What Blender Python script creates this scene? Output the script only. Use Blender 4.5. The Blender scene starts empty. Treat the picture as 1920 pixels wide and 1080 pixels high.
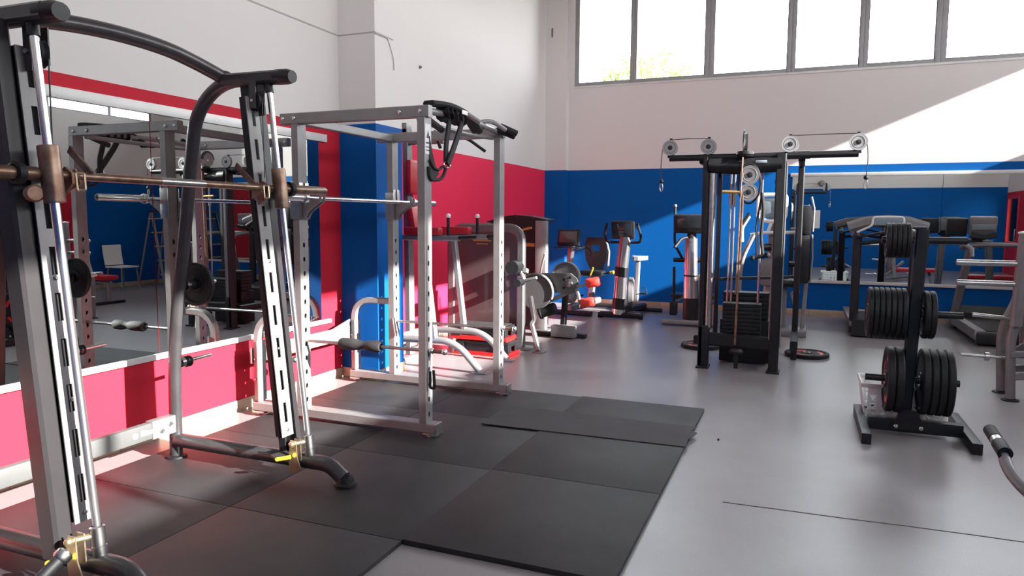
import bpy, bmesh, math, random
from mathutils import Vector, Matrix
random.seed(4)
PI = math.pi
S = bpy.context.scene
COL = S.collection

# ------------------------------------------------------------------ camera
def _n(v): return v.normalized()
FPX = 1337.0
CAMH = 1.45
def _ray(px, py): return _n(Vector(((px-960)/FPX, -(py-540)/FPX, -1.0)))
_vy = _ray(1505, 414); _vx = -_ray(-2357, 390)
_vx = _n(_vx - _vy*_vx.dot(_vy)); _vz = _vx.cross(_vy)
RW = Matrix((_vx, _vy, _vz))            # camera -> world
CP = Vector((0, 0, CAMH))
cam_d = bpy.data.cameras.new('camera'); cam = bpy.data.objects.new('camera', cam_d); COL.objects.link(cam)
cam_d.sensor_width = 36.0; cam_d.lens = FPX/1920*36.0; cam_d.clip_start = 0.05; cam_d.clip_end = 400
cam.matrix_world = Matrix.Translation(CP) @ RW.to_4x4()
S.camera = cam
# measuring helpers: where the photograph's sight line meets a known plane of the room
def _d(px, py): return RW @ _ray(px, py)
def AX(px, py, x):
    d = _d(px, py); return CP + d*(x/d.x)
def AY(px, py, y):
    d = _d(px, py); return CP + d*(y/d.y)
def AZ(px, py, z=0.0):
    d = _d(px, py); return CP + d*((z-CAMH)/d.z)

# ------------------------------------------------------------------ world, sun, exposure
W = bpy.data.worlds.new('sky'); S.world = W; W.use_nodes = True
wn = W.node_tree; wn.nodes.clear()
wo = wn.nodes.new('ShaderNodeOutputWorld'); wb = wn.nodes.new('ShaderNodeBackground')
tc = wn.nodes.new('ShaderNodeTexCoord'); sx = wn.nodes.new('ShaderNodeSeparateXYZ'); cr = wn.nodes.new('ShaderNodeValToRGB')
cr.color_ramp.elements[0].position = 0.0; cr.color_ramp.elements[0].color = (1.0, 0.99, 0.97, 1)
cr.color_ramp.elements[1].position = 0.9; cr.color_ramp.elements[1].color = (0.80, 0.88, 1.0, 1)
wn.links.new(tc.outputs['Generated'], sx.inputs[0]); wn.links.new(sx.outputs['Z'], cr.inputs[0])
wn.links.new(cr.outputs[0], wb.inputs[0]); wn.links.new(wb.outputs[0], wo.inputs[0])
wb.inputs[1].default_value = 9.0
sun_d = bpy.data.lights.new('sun', 'SUN'); sun = bpy.data.objects.new('sun', sun_d); COL.objects.link(sun)
sun_d.energy = 21.0; sun_d.angle = math.radians(0.55); sun_d.color = (1.0, 0.95, 0.88)
SUND = Vector((-1.0, 0.15, -0.4226))
sun.rotation_euler = SUND.to_track_quat('-Z', 'Y').to_euler(); sun.location = (12, 0, 9)
def portal(name, loc, rot, sx_, sy_):
    l = bpy.data.lights.new(name, 'AREA'); l.shape = 'RECTANGLE'; l.size = sx_; l.size_y = sy_
    l.cycles.is_portal = True
    o = bpy.data.objects.new(name, l); COL.objects.link(o); o.location = loc; o.rotation_euler = rot
XR, YR, YB, ZC = 5.4, -0.6, 11.9, 5.6
portal('back_window_light', (0.85, YB+0.02, 4.5), (-PI/2, 0, 0), 9.1, 1.6)
portal('added_rear_window_portal', (1.72, YR-0.02, 4.75), (PI/2, 0, 0), 6.6, 0.9)  # sky light through the added rear windows
portal('right_window_light', (XR+0.02, 5.6, 4.13), (0, PI/2, 0), 1.33, 12.0)
S.view_settings.view_transform = 'Standard'; S.view_settings.look = 'None'
S.view_settings.exposure = 0.56; S.view_settings.gamma = 1.0; S.view_settings.use_curve_mapping = False
cy = S.cycles
cy.max_bounces = 12; cy.diffuse_bounces = 8; cy.glossy_bounces = 5; cy.transparent_max_bounces = 12
cy.sample_clamp_indirect = 6.0; cy.use_denoising = True; cy.caustics_reflective = False; cy.caustics_refractive = False

# ------------------------------------------------------------------ materials
MATS = {}
def mat(name, col, rough=0.5, metal=0.0, noise=0.0, nscale=20, bump=0.0, bscale=60, col2=None, coat=0.0, spec=0.5, emit=None, alpha=None):
    if name in MATS: return MATS[name]
    m = bpy.data.materials.new(name); m.use_nodes = True; nt = m.node_tree
    b = nt.nodes['Principled BSDF']
    b.inputs['Base Color'].default_value = (*col, 1); b.inputs['Roughness'].default_value = rough
    b.inputs['Metallic'].default_value = metal; b.inputs['Specular IOR Level'].default_value = spec
    b.inputs['Coat Weight'].default_value = coat
    tcn = nt.nodes.new('ShaderNodeTexCoord')
    if noise > 0 or col2:
        n = nt.nodes.new('ShaderNodeTexNoise'); n.inputs['Scale'].default_value = nscale; n.inputs['Detail'].default_value = 5
        nt.links.new(tcn.outputs['Object'], n.inputs['Vector'])
        mx = nt.nodes.new('ShaderNodeMix'); mx.data_type = 'RGBA'
        c2 = col2 or tuple(max(0, c*(1-noise)) for c in col)
        mx.inputs['A'].default_value = (*col, 1); mx.inputs['B'].default_value = (*c2, 1)
        rp = nt.nodes.new('ShaderNodeMapRange'); rp.inputs['From Min'].default_value = 0.38; rp.inputs['From Max'].default_value = 0.64
        nt.links.new(n.outputs['Fac'], rp.inputs['Value']); nt.links.new(rp.outputs[0], mx.inputs['Factor'])
        nt.links.new(mx.outputs['Result'], b.inputs['Base Color'])
    if bump > 0:
        n2 = nt.nodes.new('ShaderNodeTexNoise'); n2.inputs['Scale'].default_value = bscale; n2.inputs['Detail'].default_value = 4
        nt.links.new(tcn.outputs['Object'], n2.inputs['Vector'])
        bp = nt.nodes.new('ShaderNodeBump'); bp.inputs['Strength'].default_value = bump; bp.inputs['Distance'].default_value = 0.004
        nt.links.new(n2.outputs['Fac'], bp.inputs['Height']); nt.links.new(bp.outputs[0], b.inputs['Normal'])
    if emit: b.inputs['Emission Color'].default_value = (*emit[:3], 1); b.inputs['Emission Strength'].default_value = emit[3]
    MATS[name] = m; return m

RED = (0.56, 0.022, 0.043); BLUE = (0.002, 0.100, 0.37); CREAM = (0.74, 0.70, 0.69)
def wall_mat(name, low, top=2.26, split=None, low2=None, up=CREAM):
    """paint below the band line, off-white plaster above; an optional change of paint along Y"""
    m = bpy.data.materials.new(name); m.use_nodes = True; nt = m.node_tree; b = nt.nodes['Principled BSDF']
    g = nt.nodes.new('ShaderNodeNewGeometry'); s = nt.nodes.new('ShaderNodeSeparateXYZ'); nt.links.new(g.outputs['Position'], s.inputs[0])
    gt = nt.nodes.new('ShaderNodeMath'); gt.operation = 'GREATER_THAN'; gt.inputs[1].default_value = top; nt.links.new(s.outputs['Z'], gt.inputs[0])
    n = nt.nodes.new('ShaderNodeTexNoise'); n.inputs['Scale'].default_value = 0.9; n.inputs['Detail'].default_value = 6; nt.links.new(g.outputs['Position'], n.inputs['Vector'])
    def varied(c, k):
        mx = nt.nodes.new('ShaderNodeMix'); mx.data_type = 'RGBA'
        mx.inputs['A'].default_value = (*c, 1); mx.inputs['B'].default_value = (*[v*k for v in c], 1)
        nt.links.new(n.outputs['Fac'], mx.inputs['Factor']); return mx.outputs['Result']
    lo = varied(low, 0.88)
    if split is not None:
        g2 = nt.nodes.new('ShaderNodeMath'); g2.operation = 'GREATER_THAN'; g2.inputs[1].default_value = split; nt.links.new(s.outputs['Y'], g2.inputs[0])
        mm = nt.nodes.new('ShaderNodeMix'); mm.data_type = 'RGBA'; nt.links.new(g2.outputs[0], mm.inputs['Factor'])
        nt.links.new(lo, mm.inputs['A']); nt.links.new(varied(low2, 0.88), mm.inputs['B']); lo = mm.outputs['Result']
    mx = nt.nodes.new('ShaderNodeMix'); mx.data_type = 'RGBA'; nt.links.new(gt.outputs[0], mx.inputs['Factor'])
    nt.links.new(lo, mx.inputs['A']); nt.links.new(varied(up, 0.95), mx.inputs['B']); nt.links.new(mx.outputs['Result'], b.inputs['Base Color'])
    rr = nt.nodes.new('ShaderNodeMapRange'); rr.inputs['To Min'].default_value = 0.6; rr.inputs['To Max'].default_value = 0.8
    nt.links.new(gt.outputs[0], rr.inputs['Value']); nt.links.new(rr.outputs[0], b.inputs['Roughness'])
    n2 = nt.nodes.new('ShaderNodeTexNoise'); n2.inputs['Scale'].default_value = 35; nt.links.new(g.outputs['Position'], n2.inputs['Vector'])
    bp = nt.nodes.new('ShaderNodeBump'); bp.inputs['Strength'].default_value = 0.12; bp.inputs['Distance'].default_value = 0.003
    nt.links.new(n2.outputs['Fac'], bp.inputs['Height']); nt.links.new(bp.outputs[0], b.inputs['Normal'])
    b.inputs['Specular IOR Level'].default_value = 0.1
    return m

def floor_mat():
    m = bpy.data.materials.new('grey resin floor'); m.use_nodes = True; nt = m.node_tree; b = nt.nodes['Principled BSDF']
    g = nt.nodes.new('ShaderNodeNewGeometry')
    n = nt.nodes.new('ShaderNodeTexNoise'); n.inputs['Scale'].default_value = 1.3; n.inputs['Detail'].default_value = 8; n.inputs['Roughness'].default_value = 0.62
    nt.links.new(g.outputs['Position'], n.inputs['Vector'])
    cr = nt.nodes.new('ShaderNodeValToRGB'); e = cr.color_ramp.elements
    e[0].position = 0.3; e[0].color = (0.265, 0.242, 0.248, 1); e[1].position = 0.7; e[1].color = (0.33, 0.310, 0.325, 1)
    nt.links.new(n.outputs['Fac'], cr.inputs[0])
    n3 = nt.nodes.new('ShaderNodeTexNoise'); n3.inputs['Scale'].default_value = 140; nt.links.new(g.outputs['Position'], n3.inputs['Vector'])
    mx = nt.nodes.new('ShaderNodeMix'); mx.data_type = 'RGBA'; mx.blend_type = 'MULTIPLY'; mx.inputs['Factor'].default_value = 0.25
    nt.links.new(cr.outputs[0], mx.inputs['A']); nt.links.new(n3.outputs['Fac'], mx.inputs['B']); nt.links.new(mx.outputs['Result'], b.inputs['Base Color'])
    mr = nt.nodes.new('ShaderNodeMapRange'); mr.inputs['To Min'].default_value = 0.24; mr.inputs['To Max'].default_value = 0.42
    nt.links.new(n.outputs['Fac'], mr.inputs['Value']); nt.links.new(mr.outputs[0], b.inputs['Roughness'])
    n2 = nt.nodes.new('ShaderNodeTexNoise'); n2.inputs['Scale'].default_value = 5; nt.links.new(g.outputs['Position'], n2.inputs['Vector'])
    bp = nt.nodes.new('ShaderNodeBump'); bp.inputs['Strength'].default_value = 0.08; bp.inputs['Distance'].default_value = 0.01
    nt.links.new(n2.outputs['Fac'], bp.inputs['Height']); nt.links.new(bp.outputs[0], b.inputs['Normal'])
    return m

def glass_mat():
    m = bpy.data.materials.new('window glass'); m.use_nodes = True; nt = m.node_tree; nt.nodes.clear()
    o = nt.nodes.new('ShaderNodeOutputMaterial'); t = nt.nodes.new('ShaderNodeBsdfTransparent'); gl = nt.nodes.new('ShaderNodeBsdfGlossy')
    t.inputs[0].default_value = (0.96, 0.98, 0.98, 1); gl.inputs['Roughness'].default_value = 0.02
    f = nt.nodes.new('ShaderNodeFresnel'); f.inputs[0].default_value = 1.3; mx = nt.nodes.new('ShaderNodeMixShader')
    nt.links.new(f.outputs[0], mx.inputs[0]); nt.links.new(t.outputs[0], mx.inputs[1]); nt.links.new(gl.outputs[0], mx.inputs[2]); nt.links.new(mx.outputs[0], o.inputs[0])
    return m

M = dict(
 silver=mat('silver grey paint', (0.27, 0.257, 0.262), 0.42, 0.25, 0.12, 9, 0.05, 220),
 graphite=mat('graphite metallic paint', (0.064, 0.059, 0.064), 0.36, 0.35, 0.2, 12, 0.06, 260, coat=0.15),
 umetal=mat('dark metallic upright paint', (0.038, 0.034, 0.037), 0.36, 0.35, 0.1, 8),
 steelgrey=mat('machine frame grey paint', (0.15, 0.145, 0.15), 0.38, 0.3, 0.1, 8),
 beamgrey=mat('cross beam grey paint', (0.105, 0.103, 0.104), 0.5, 0.1, 0.1, 8),
 pgrey=mat('pale pulley plastic', (0.30, 0.295, 0.31), 0.5),
 grey=mat('mid grey paint', (0.22, 0.21, 0.215), 0.42, 0.35, 0.12, 10),
 black=mat('black powder coat', (0.014, 0.014, 0.017), 0.42, 0.0, 0.3, 14, 0.12, 300, spec=0.32),
 blackp=mat('black plastic', (0.018, 0.018, 0.021), 0.38, 0.0, 0.25, 16, spec=0.35),
 rubber=mat('black rubber', (0.010, 0.010, 0.012), 0.58, 0.0, 0.3, 30, 0.15, 180, spec=0.3),
 chrome=mat('chrome', (0.70, 0.69, 0.69), 0.24, 0.95),
 steel=mat('brushed steel', (0.50, 0.49, 0.48), 0.3, 1.0, 0.15, 40),
 bronze=mat('worn bronze steel', (0.27, 0.19, 0.14), 0.38, 0.8, nscale=14, col2=(0.16, 0.085, 0.06)),
 rust=mat('rusty steel', (0.22, 0.10, 0.065), 0.5, 0.5, nscale=18, col2=(0.30, 0.19, 0.14)),
 white=mat('white plastic', (0.86, 0.86, 0.85), 0.45, 0.0, 0.06, 8),
 trim=mat('white aluminium trim', (0.70, 0.69, 0.68), 0.4, 0.1, 0.08, 6),
 frame=mat('grey window aluminium', (0.34, 0.335, 0.35), 0.45, 0.2, 0.08, 5),
 redv=mat('red vinyl', (0.48, 0.012, 0.022), 0.4, 0.0, 0.15, 12, 0.05, 120),
 redp=mat('red plastic', (0.80, 0.012, 0.012), 0.38),
 redfoam=mat('bright red foam', (0.85, 0.05, 0.035), 0.6, 0.0, 0.12, 20, 0.1, 150),
 foam=mat('dark foam', (0.030, 0.028, 0.030), 0.8, 0.0, 0.2, 40, 0.25, 160),
 shroud=mat('smoked brown plastic', (0.095, 0.060, 0.062), 0.22, 0.0, 0.15, 3, coat=0.4),
 gold=mat('gold stripe', (0.46, 0.27, 0.08), 0.4, 0.4),
 yellow=mat('yellow plastic', (0.85, 0.72, 0.03), 0.4),
 orange=mat('orange plastic', (0.70, 0.22, 0.02), 0.4),
 brass=mat('brass plated steel', (0.62, 0.50, 0.33), 0.32, 0.9, 0.2, 30),
 strap=mat('black webbing', (0.012, 0.012, 0.014), 0.75, 0.0, 0.3, 60, 0.3, 400),
 screen=mat('dark screen', (0.02, 0.024, 0.030), 0.12, coat=0.5),
 lcd=mat('pale screen', (0.22, 0.27, 0.31), 0.2),
 beige=mat('beige skirting tile', (0.52, 0.39, 0.27), 0.4, 0.0, 0.18, 5),
 matr=mat('rubber floor tile', (0.034, 0.032, 0.034), 0.56, 0.0, nscale=3, col2=(0.024, 0.023, 0.026), bump=0.22, bscale=260, spec=0.28),
 sheet=mat('thin dark rubber sheet', (0.052, 0.046, 0.052), 0.7, 0.0, 0.15, 6, 0.2, 220, spec=0.3),
 mirror=mat('mirror silver', (0.66, 0.70, 0.69), 0.004, 1.0),
 ceiling=mat('ceiling paint', (0.66, 0.65, 0.63), 0.9, 0.0, 0.05, 2),
 ground=mat('outside ground', (0.35, 0.34, 0.30), 0.9, 0.0, 0.2, 1),
 leaf=mat('leaf', (0.12, 0.24, 0.04), 0.55, 0.0, nscale=2, col2=(0.20, 0.30, 0.06)),
 bark=mat('bark', (0.10, 0.07, 0.05), 0.9, 0.0, 0.3, 10),
 paper=mat('white paper', (0.80, 0.80, 0.80), 0.8),
 ink=mat('black ink', (0.05, 0.05, 0.05), 0.6),
 cable=mat('black coated cable', (0.02, 0.02, 0.02), 0.4),
 reddoor=mat('red door paint', (0.62, 0.02, 0.03), 0.4),
)
M['floor'] = floor_mat(); M['glass'] = glass_mat()

# ------------------------------------------------------------------ mesh helpers
def frame_of(d, up=None):
    d = d.normalized(); u = Vector(up) if up else Vector((0, 0, 1))
    if abs(d.dot(u)) > 0.97: u = Vector((0, 1, 0)) if abs(d.y) < 0.9 else Vector((1, 0, 0))
    s = d.cross(u).normalized(); t = s.cross(d).normalized(); return s, t
def arc_path(pts, r, n=5):
    """round the corners of a polyline"""
    pts = [Vector(p) for p in pts]; out = [pts[0]]
    for i in range(1, len(pts)-1):
        a, b, c = pts[i-1], pts[i], pts[i+1]; ra = min(r, (a-b).length*0.49, (c-b).length*0.49)
        p0 = b+(a-b).normalized()*ra; p1 = b+(c-b).normalized()*ra
        for k in range(n+1):
            t = k/n; out.append((p0*(1-t)+b*t)*(1-t)+(b*(1-t)+p1*t)*t)
    out.append(pts[-1]); return out
def circle(r, seg=12, ry=None): return [(r*math.cos(2*PI*k/seg), (ry or r)*math.sin(2*PI*k/seg)) for k in range(seg)]
def rrect(w, h, c=None):
    c = c if c is not None else min(w, h)*0.16; a, b = w/2, h/2
    return [(a, -b+c), (a, b-c), (a-c, b), (-a+c, b), (-a, b-c), (-a, -b+c), (-a+c, -b), (a-c, -b)]
class MB:
    def __init__(s): s.bm = bmesh.new()
    def _v(s, p): return s.bm.verts.new(p)
    def sweep(s, pts, prof, up=None, closed=False, scale=None):
        pts = [Vector(p) for p in pts]; n = len(pts); rings = []; last = None
        for i, p in enumerate(pts):
            if closed: d = pts[(i+1) % n]-pts[i-1]
            else: d = pts[min(i+1, n-1)]-pts[max(i-1, 0)]
            d.normalize()
            if up is not None or last is None: sd, t = frame_of(d, up)
            else:
                t = last-d*last.dot(d)
                t = t.normalized() if t.length > 1e-6 else frame_of(d)[1]
                sd = d.cross(t).normalized()
            last = t
            k = scale[i] if scale else 1.0
            rings.append([s._v(p+sd*(a*k)+t*(b*k)) for a, b in prof])
        m = len(prof)
        for i in range(n if closed else n-1):
            A, B = rings[i], rings[(i+1) % n]
            for j in range(m):
                try: s.bm.faces.new((A[j], A[(j+1) % m], B[(j+1) % m], B[j]))
                except ValueError: pass
        if not closed: s.bm.faces.new(rings[0][::-1]); s.bm.faces.new(rings[-1])
        return s
    def tube(s, pts, r, seg=12, closed=False, ry=None, up=None): return s.sweep(pts, circle(r, seg, ry), up, closed)
    def cyl(s, p0, p1, r, r1=None, seg=16):
        return s.sweep([p0, p1], circle(r, seg), scale=[1.0, (r1/r if r1 is not None else 1.0)])
    def bar(s, pts, w, h, up=None, c=None): return s.sweep(pts, rrect(w, h, c), up)
    def box(s, c, d, rot=None, bev=0.0):
        g = bmesh.ops.create_cube(s.bm, size=1.0); vs = g['verts']
        for v in vs: v.co = Vector((v.co.x*d[0], v.co.y*d[1], v.co.z*d[2]))
        if bev > 0:
            es = list({e for v in vs for e in v.link_edges})
            r = bmesh.ops.bevel(s.bm, geom=es, offset=min(bev, min(d)*0.45), segments=2, affect='EDGES', profile=0.6)
            vs = list({v for f in r['faces'] for v in f.verts})
        mt = Matrix.Translation(Vector(c)) @ (rot.to_4x4() if rot else Matrix.Identity(4))
        for v in vs: v.co = mt @ v.co
        return s
    def bx(s, x0, x1, y0, y1, z0, z1, bev=0.0): return s.box(((x0+x1)/2, (y0+y1)/2, (z0+z1)/2), (abs(x1-x0), abs(y1-y0), abs(z1-z0)), None, bev)
    def lathe(s, prof, c, axis=(0, 0, 1), seg=32):
        """prof: (radius, offset along axis) rings"""
        c = Vector(c); d = Vector(axis).normalized(); a, b = frame_of(d); rings = []
        for r, z in prof:
            if r < 1e-6: rings.append([s._v(c+d*z)])
            else: rings.append([s._v(c+d*z+a*(r*math.cos(2*PI*k/seg))+b*(r*math.sin(2*PI*k/seg))) for k in range(seg)])
        for A, B in zip(rings, rings[1:]):
            for k in range(seg):
                q = [A[k % len(A)], A[(k+1) % len(A)], B[(k+1) % len(B)], B[k % len(B)]]
                q = list(dict.fromkeys(q))
                if len(q) > 2:
                    try: s.bm.faces.new(q)
                    except ValueError: pass
        return s
    def ball(s, c, r, seg=12):
        n = 7; return s.lathe([(r*math.sin(PI*i/n), -r*math.cos(PI*i/n)) for i in range(n+1)], c, (0, 0, 1), seg)
    def prism(s, pts, vec):
        """flat polygon given as 3-D points, pushed along vec"""
        vec = Vector(vec); A = [s._v(Vector(p)-vec/2) for p in pts]; B = [s._v(Vector(p)+vec/2) for p in pts]; n = len(A)
        s.bm.faces.new(A[::-1]); s.bm.faces.new(B)
        for k in range(n): s.bm.faces.new((A[k], A[(k+1) % n], B[(k+1) % n], B[k]))
        return s
    def holed(s, o, u, v, Wd, L, holes, th, shape='oval'):
        """plate of width Wd along u and length L along v, with holes (pos along v, half u, half v); th along u x v"""
        o = Vector(o); u = Vector(u).normalized(); v = Vector(v).normalized(); nrm = u.cross(v)*th
        holes = sorted(holes); cuts = [0.0]
        for a, b in zip(holes, holes[1:]): cuts.append((a[0]+b[0])/2)
        cuts.append(L)
        def ring(ps, off): return [s._v(o+u*a+v*b+nrm*off) for a, b in ps]
        for i, (hp, hu, hv) in enumerate(holes):
            v0, v1 = cuts[i], cuts[i+1]; c = Wd/2
            k = 0.72 if shape == 'oval' else 1.0
            out = [(Wd, hp), (Wd, v1), (c, v1), (0, v1), (0, hp), (0, v0), (c, v0), (Wd, v0)]
            inn = [(c+hu, hp), (c+hu*k, hp+hv*k), (c, hp+hv), (c-hu*k, hp+hv*k), (c-hu, hp), (c-hu*k, hp-hv*k), (c, hp-hv), (c+hu*k, hp-hv*k)]
            O0, I0, O1, I1 = ring(out, 0), ring(inn, 0), ring(out, 1), ring(inn, 1)
            for j in range(8):
                q = (j+1) % 8
                s.bm.faces.new((O0[q], O0[j], I0[j], I0[q])); s.bm.faces.new((O1[j], O1[q], I1[q], I1[j])); s.bm.faces.new((I0[j], I1[j], I1[q], I0[q]))
                if out[j][0] == out[q][0] and out[j][0] in (0, Wd): s.bm.faces.new((O0[j], O0[q], O1[q], O1[j]))
                if (i == 0 and out[j][1] == out[q][1] == 0.0) or (i == len(holes)-1 and out[j][1] == out[q][1] == L): s.bm.faces.new((O0[j], O0[q], O1[q], O1[j]))
        return s

ROOTS = {}
def root(name, label, cat, loc, group=None, rz=0.0):
    o = bpy.data.objects.new(name, None); COL.objects.link(o); o.location = loc; o.rotation_euler = (0, 0, rz); o.empty_display_size = 0.1
    o['label'] = label; o['category'] = cat
    if group: o['group'] = group
    ROOTS[o.name] = Matrix.Translation(Vector(loc)) @ Matrix.Rotation(rz, 4, 'Z')
    return o
def P(name, mb, m, parent=None, label=None, world=True, smooth=35, kind=None):
    """one mesh object; when world is set the shape was measured in room coordinates"""
    if isinstance(m, str): m = M[m]
    bm = mb.bm
    bmesh.ops.recalc_face_normals(bm, faces=bm.faces[:])
    top = parent
    while top is not None and top.name not in ROOTS and top.parent: top = top.parent
    if world and top is not None and top.name in ROOTS: bm.transform(ROOTS[top.name].inverted())
    me = bpy.data.meshes.new(name); bm.to_mesh(me); bm.free()
    me.materials.append(m)
    for p in me.polygons: p.use_smooth = True
    me.set_sharp_from_angle(angle=math.radians(smooth))
    o = bpy.data.objects.new(name, me); COL.objects.link(o); o.parent = parent
    if label: o['label'] = label
    if kind: o['kind'] = kind
    return o
def tag(o, label, cat, group=None, kind=None):
    o['label'] = label; o['category'] = cat
    if group: o['group'] = group
    if kind: o['kind'] = kind
    return o
def struct(name, mb, m, parent=None):
    o = P(name, mb, m, parent)
    if parent is None: o['kind'] = 'structure'
    return o
def again(src, parent, dloc):
    """another copy of a small part, mesh shared"""
    o = src.copy(); COL.objects.link(o); o.parent = parent; o.location = Vector(src.location)+Vector(dloc); return o
def copy_tree(o, parent=None):
    c = o.copy(); COL.objects.link(c); c.parent = parent
    for ch in list(o.children): copy_tree(ch, c)
    return c
def bolts(parent, pts, axis, r=0.011, h=0.008, m='steel'):
    first = None
    for p in pts:
        if first is None:
            first = P('bolt', MB().lathe([(r, 0), (r, h*0.5), (r*0.6, h), (0, h)], p, axis, 8), m, parent); p0 = Vector(p)
        else: again(first, parent, Vector(p)-p0)

# ------------------------------------------------------------------ room shell
XL, XL2, YC, YC2, XC = -3.87, -4.17, 5.42, 5.86, -3.49
m_left = wall_mat('left wall paint', RED, 2.245); m_left2 = wall_mat('left recess paint', (0.80, 0.030, 0.090), 2.29)
m_back = wall_mat('back wall paint', BLUE, 2.29); m_col = wall_mat('column paint', (0.003, 0.095, 0.37), 2.275)
m_right = wall_mat('right wall paint', RED, 2.29, 9.9, BLUE); m_rear = wall_mat('rear wall paint', BLUE, 2.45)
struct('floor', MB().bx(-4.5, XR+0.3, YR-0.3, YB+0.3, -0.2, 0.0), 'floor')
struct('ceiling', MB().bx(-4.5, XR+0.3, YR-0.3, YB+0.3, ZC, ZC+0.2), 'ceiling')
struct('wall_left', MB().bx(XL-0.3, XL, YR-0.3, YC, 0, ZC), m_left)
struct('wall_left_recess', MB().bx(XL2-0.3, XL2, YC2, YB, 0, ZC), m_left2)
struct('wall_column', MB().bx(XL-0.3, XC, YC, YC2, 0, ZC), m_col)
w = MB(); w.bx(-4.5, XR+0.3, YB, YB+0.3, 0, 3.70); w.bx(-4.5, XR+0.3, YB, YB+0.3, 5.3, ZC); w.bx(-4.5, -3.70, YB, YB+0.3, 3.70, 5.3); w.bx(5.3, XR+0.3, YB, YB+0.3, 3.70, 5.3)
struct('wall_back', w, m_back)
struct('wall_pilaster', MB().bx(XL2, -3.79, YB-0.13, YB, 0, ZC), m_back)
WZ0, WZ1 = 3.470, 4.795
w = MB(); w.bx(XR, XR+0.3, YR-0.3, YB+0.3, WZ1, ZC); w.bx(XR, XR+0.3, 0.7, YB+0.3, 0, WZ0); w.bx(XR, XR+0.3, YR-0.3, -0.5, 0, WZ0)
w.bx(XR, XR+0.3, -0.5, 0.7, 2.2, WZ0); w.bx(XR, XR+0.3, YR-0.3, -0.4, WZ0, WZ1); w.bx(XR, XR+0.3, 11.6, YB+0.3, WZ0, WZ1)
struct('wall_right', w, m_right)
w = MB(); w.bx(XL-0.3, XR+0.3, YR-0.3, YR, 0, 4.3); w.bx(XL-0.3, XR+0.3, YR-0.3, YR, 5.2, ZC); w.bx(XL-0.3, -1.56, YR-0.3, YR, 4.3, 5.2); w.bx(5.0, XR+0.3, YR-0.3, YR, 4.3, 5.2)
struct('wall_rear', w, m_rear)
for i in range(1, 5):  # unseen rear windows, added and sized to brighten surfaces facing the camera
    rt = bpy.data.objects.new('window_%d' % (i+16), None); COL.objects.link(rt); rt['kind'] = 'structure'
    x0, x1 = -3.2+i*1.64, -3.2+(i+1)*1.64
    P('window_frame', MB().bx(x0, x0+.06, YR-.12, YR-.05, 4.3, 5.2).bx(x1-.06, x1, YR-.12, YR-.05, 4.3, 5.2).bx(x0+.06, x1-.06, YR-.12, YR-.05, 4.3, 4.36).bx(x0+.06, x1-.06, YR-.12, YR-.05, 5.14, 5.2), 'frame', rt)
    P('pane', MB().bx(x0+.06, x1-.06, YR-.09, YR-.085, 4.36, 5.14), 'glass', rt)
g = struct('ground', MB().bx(-90, 90, -60, 140, -0.6, -0.4), 'ground')
# plaster seams and a stray cable stub on the upper walls
seam = mat('plaster seam', (0.42, 0.39, 0.38), 0.9)
sm = MB(); sm.bx(XL, XL+0.004, YR, YC, 3.045, 3.057); sm.bx(XL, XC, YC-0.004, YC, 3.045, 3.055); sm.bx(XC, XC+0.004, YC, YC+0.30, 3.045, 3.055)
struct('trim_1', sm, seam)
c = MB().tube(arc_path([AX(702, 62, XC+.006), AX(727, 72, XC+.006), AX(738, 110, XC+.006), AX(739, 132, XC+.006)], 0.03), 0.0035, 6)
tag(P('loose_wire', c, seam), 'thin grey wire stub running down the white column high above the rack', 'wire')
p_ = AX(787, 126, XL2)
tag(P('wall_hook', MB().lathe([(0.022, 0), (0.018, 0.012), (0.006, 0.03), (0, 0.03)], p_, (1, 0, 0), 8), 'grey'), 'small grey hook on the white wall above the red paint', 'hook')
p_ = AY(1036, 60, YB-0.13)
tag(P('cable_clip', MB().bx(p_.x-0.012, p_.x+0.012, YB-0.142, YB-0.13, p_.z-0.09, p_.z+0.06, 0.003), 'grey'), 'small grey clip high on the narrow pilaster beside the windows', 'clip')

# skirting tiles
def skirting(name, a, b, axis, h=0.085, t=0.012, step=0.33):
    base = None; L = b-a; n = max(1, round(L/step)); st = L/n
    rt = bpy.data.objects.new(name, None); COL.objects.link(rt); rt['kind'] = 'structure'
    for k in range(n):
        if base is None:
            m_ = MB()
            if axis[0] == 'y': m_.bx(axis[1], axis[1]+t*axis[2], a+0.0015, a+st-0.0015, 0, h, 0.002)
            else: m_.bx(a+0.0015, a+st-0.0015, axis[1], axis[1]+t*axis[2], 0, h, 0.002)
            base = P('tile', m_, 'beige', rt)
        else: again(base, rt, (0, st*k, 0) if axis[0] == 'y' else (st*k, 0, 0))
skirting('baseboard_left', YR, YC, ('y', XL, 1)); skirting('baseboard_column', XL, XC+0.012, ('x', YC, -1)); skirting('baseboard_column_side', YC, YC2, ('y', XC, 1))
skirting('baseboard_recess', YC2, YB-0.13, ('y', XL2, 1)); skirting('baseboard_back', -3.79, XR, ('x', YB, -1)); skirting('baseboard_right', 0.7, YB, ('y', XR, -1))

# floor joint, worn and dark, across the open floor
a, b = AZ(1355, 941, 0.0006), AZ(1920, 1016, 0.0006)
jp = [a+(b-a)*(k/14)*1.5+Vector((0, random.uniform(-.004, .004), 0)) for k in range(15)]
struct('joint', MB().sweep(jp, [(0.004, -0.001), (0.004, 0.0008), (-0.004, 0.0008), (-0.004, -0.001)], (0, 0, 1)), mat('dirty joint', (0.07, 0.045, 0.035), 0.8), bpy.data.objects['floor'])
tag(P('debris', MB().ball(AZ(1347, 824, 0.006), 0.008, 8), 'rubber'), 'tiny black crumb on the grey floor right of the mats', 'debris')

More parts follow.
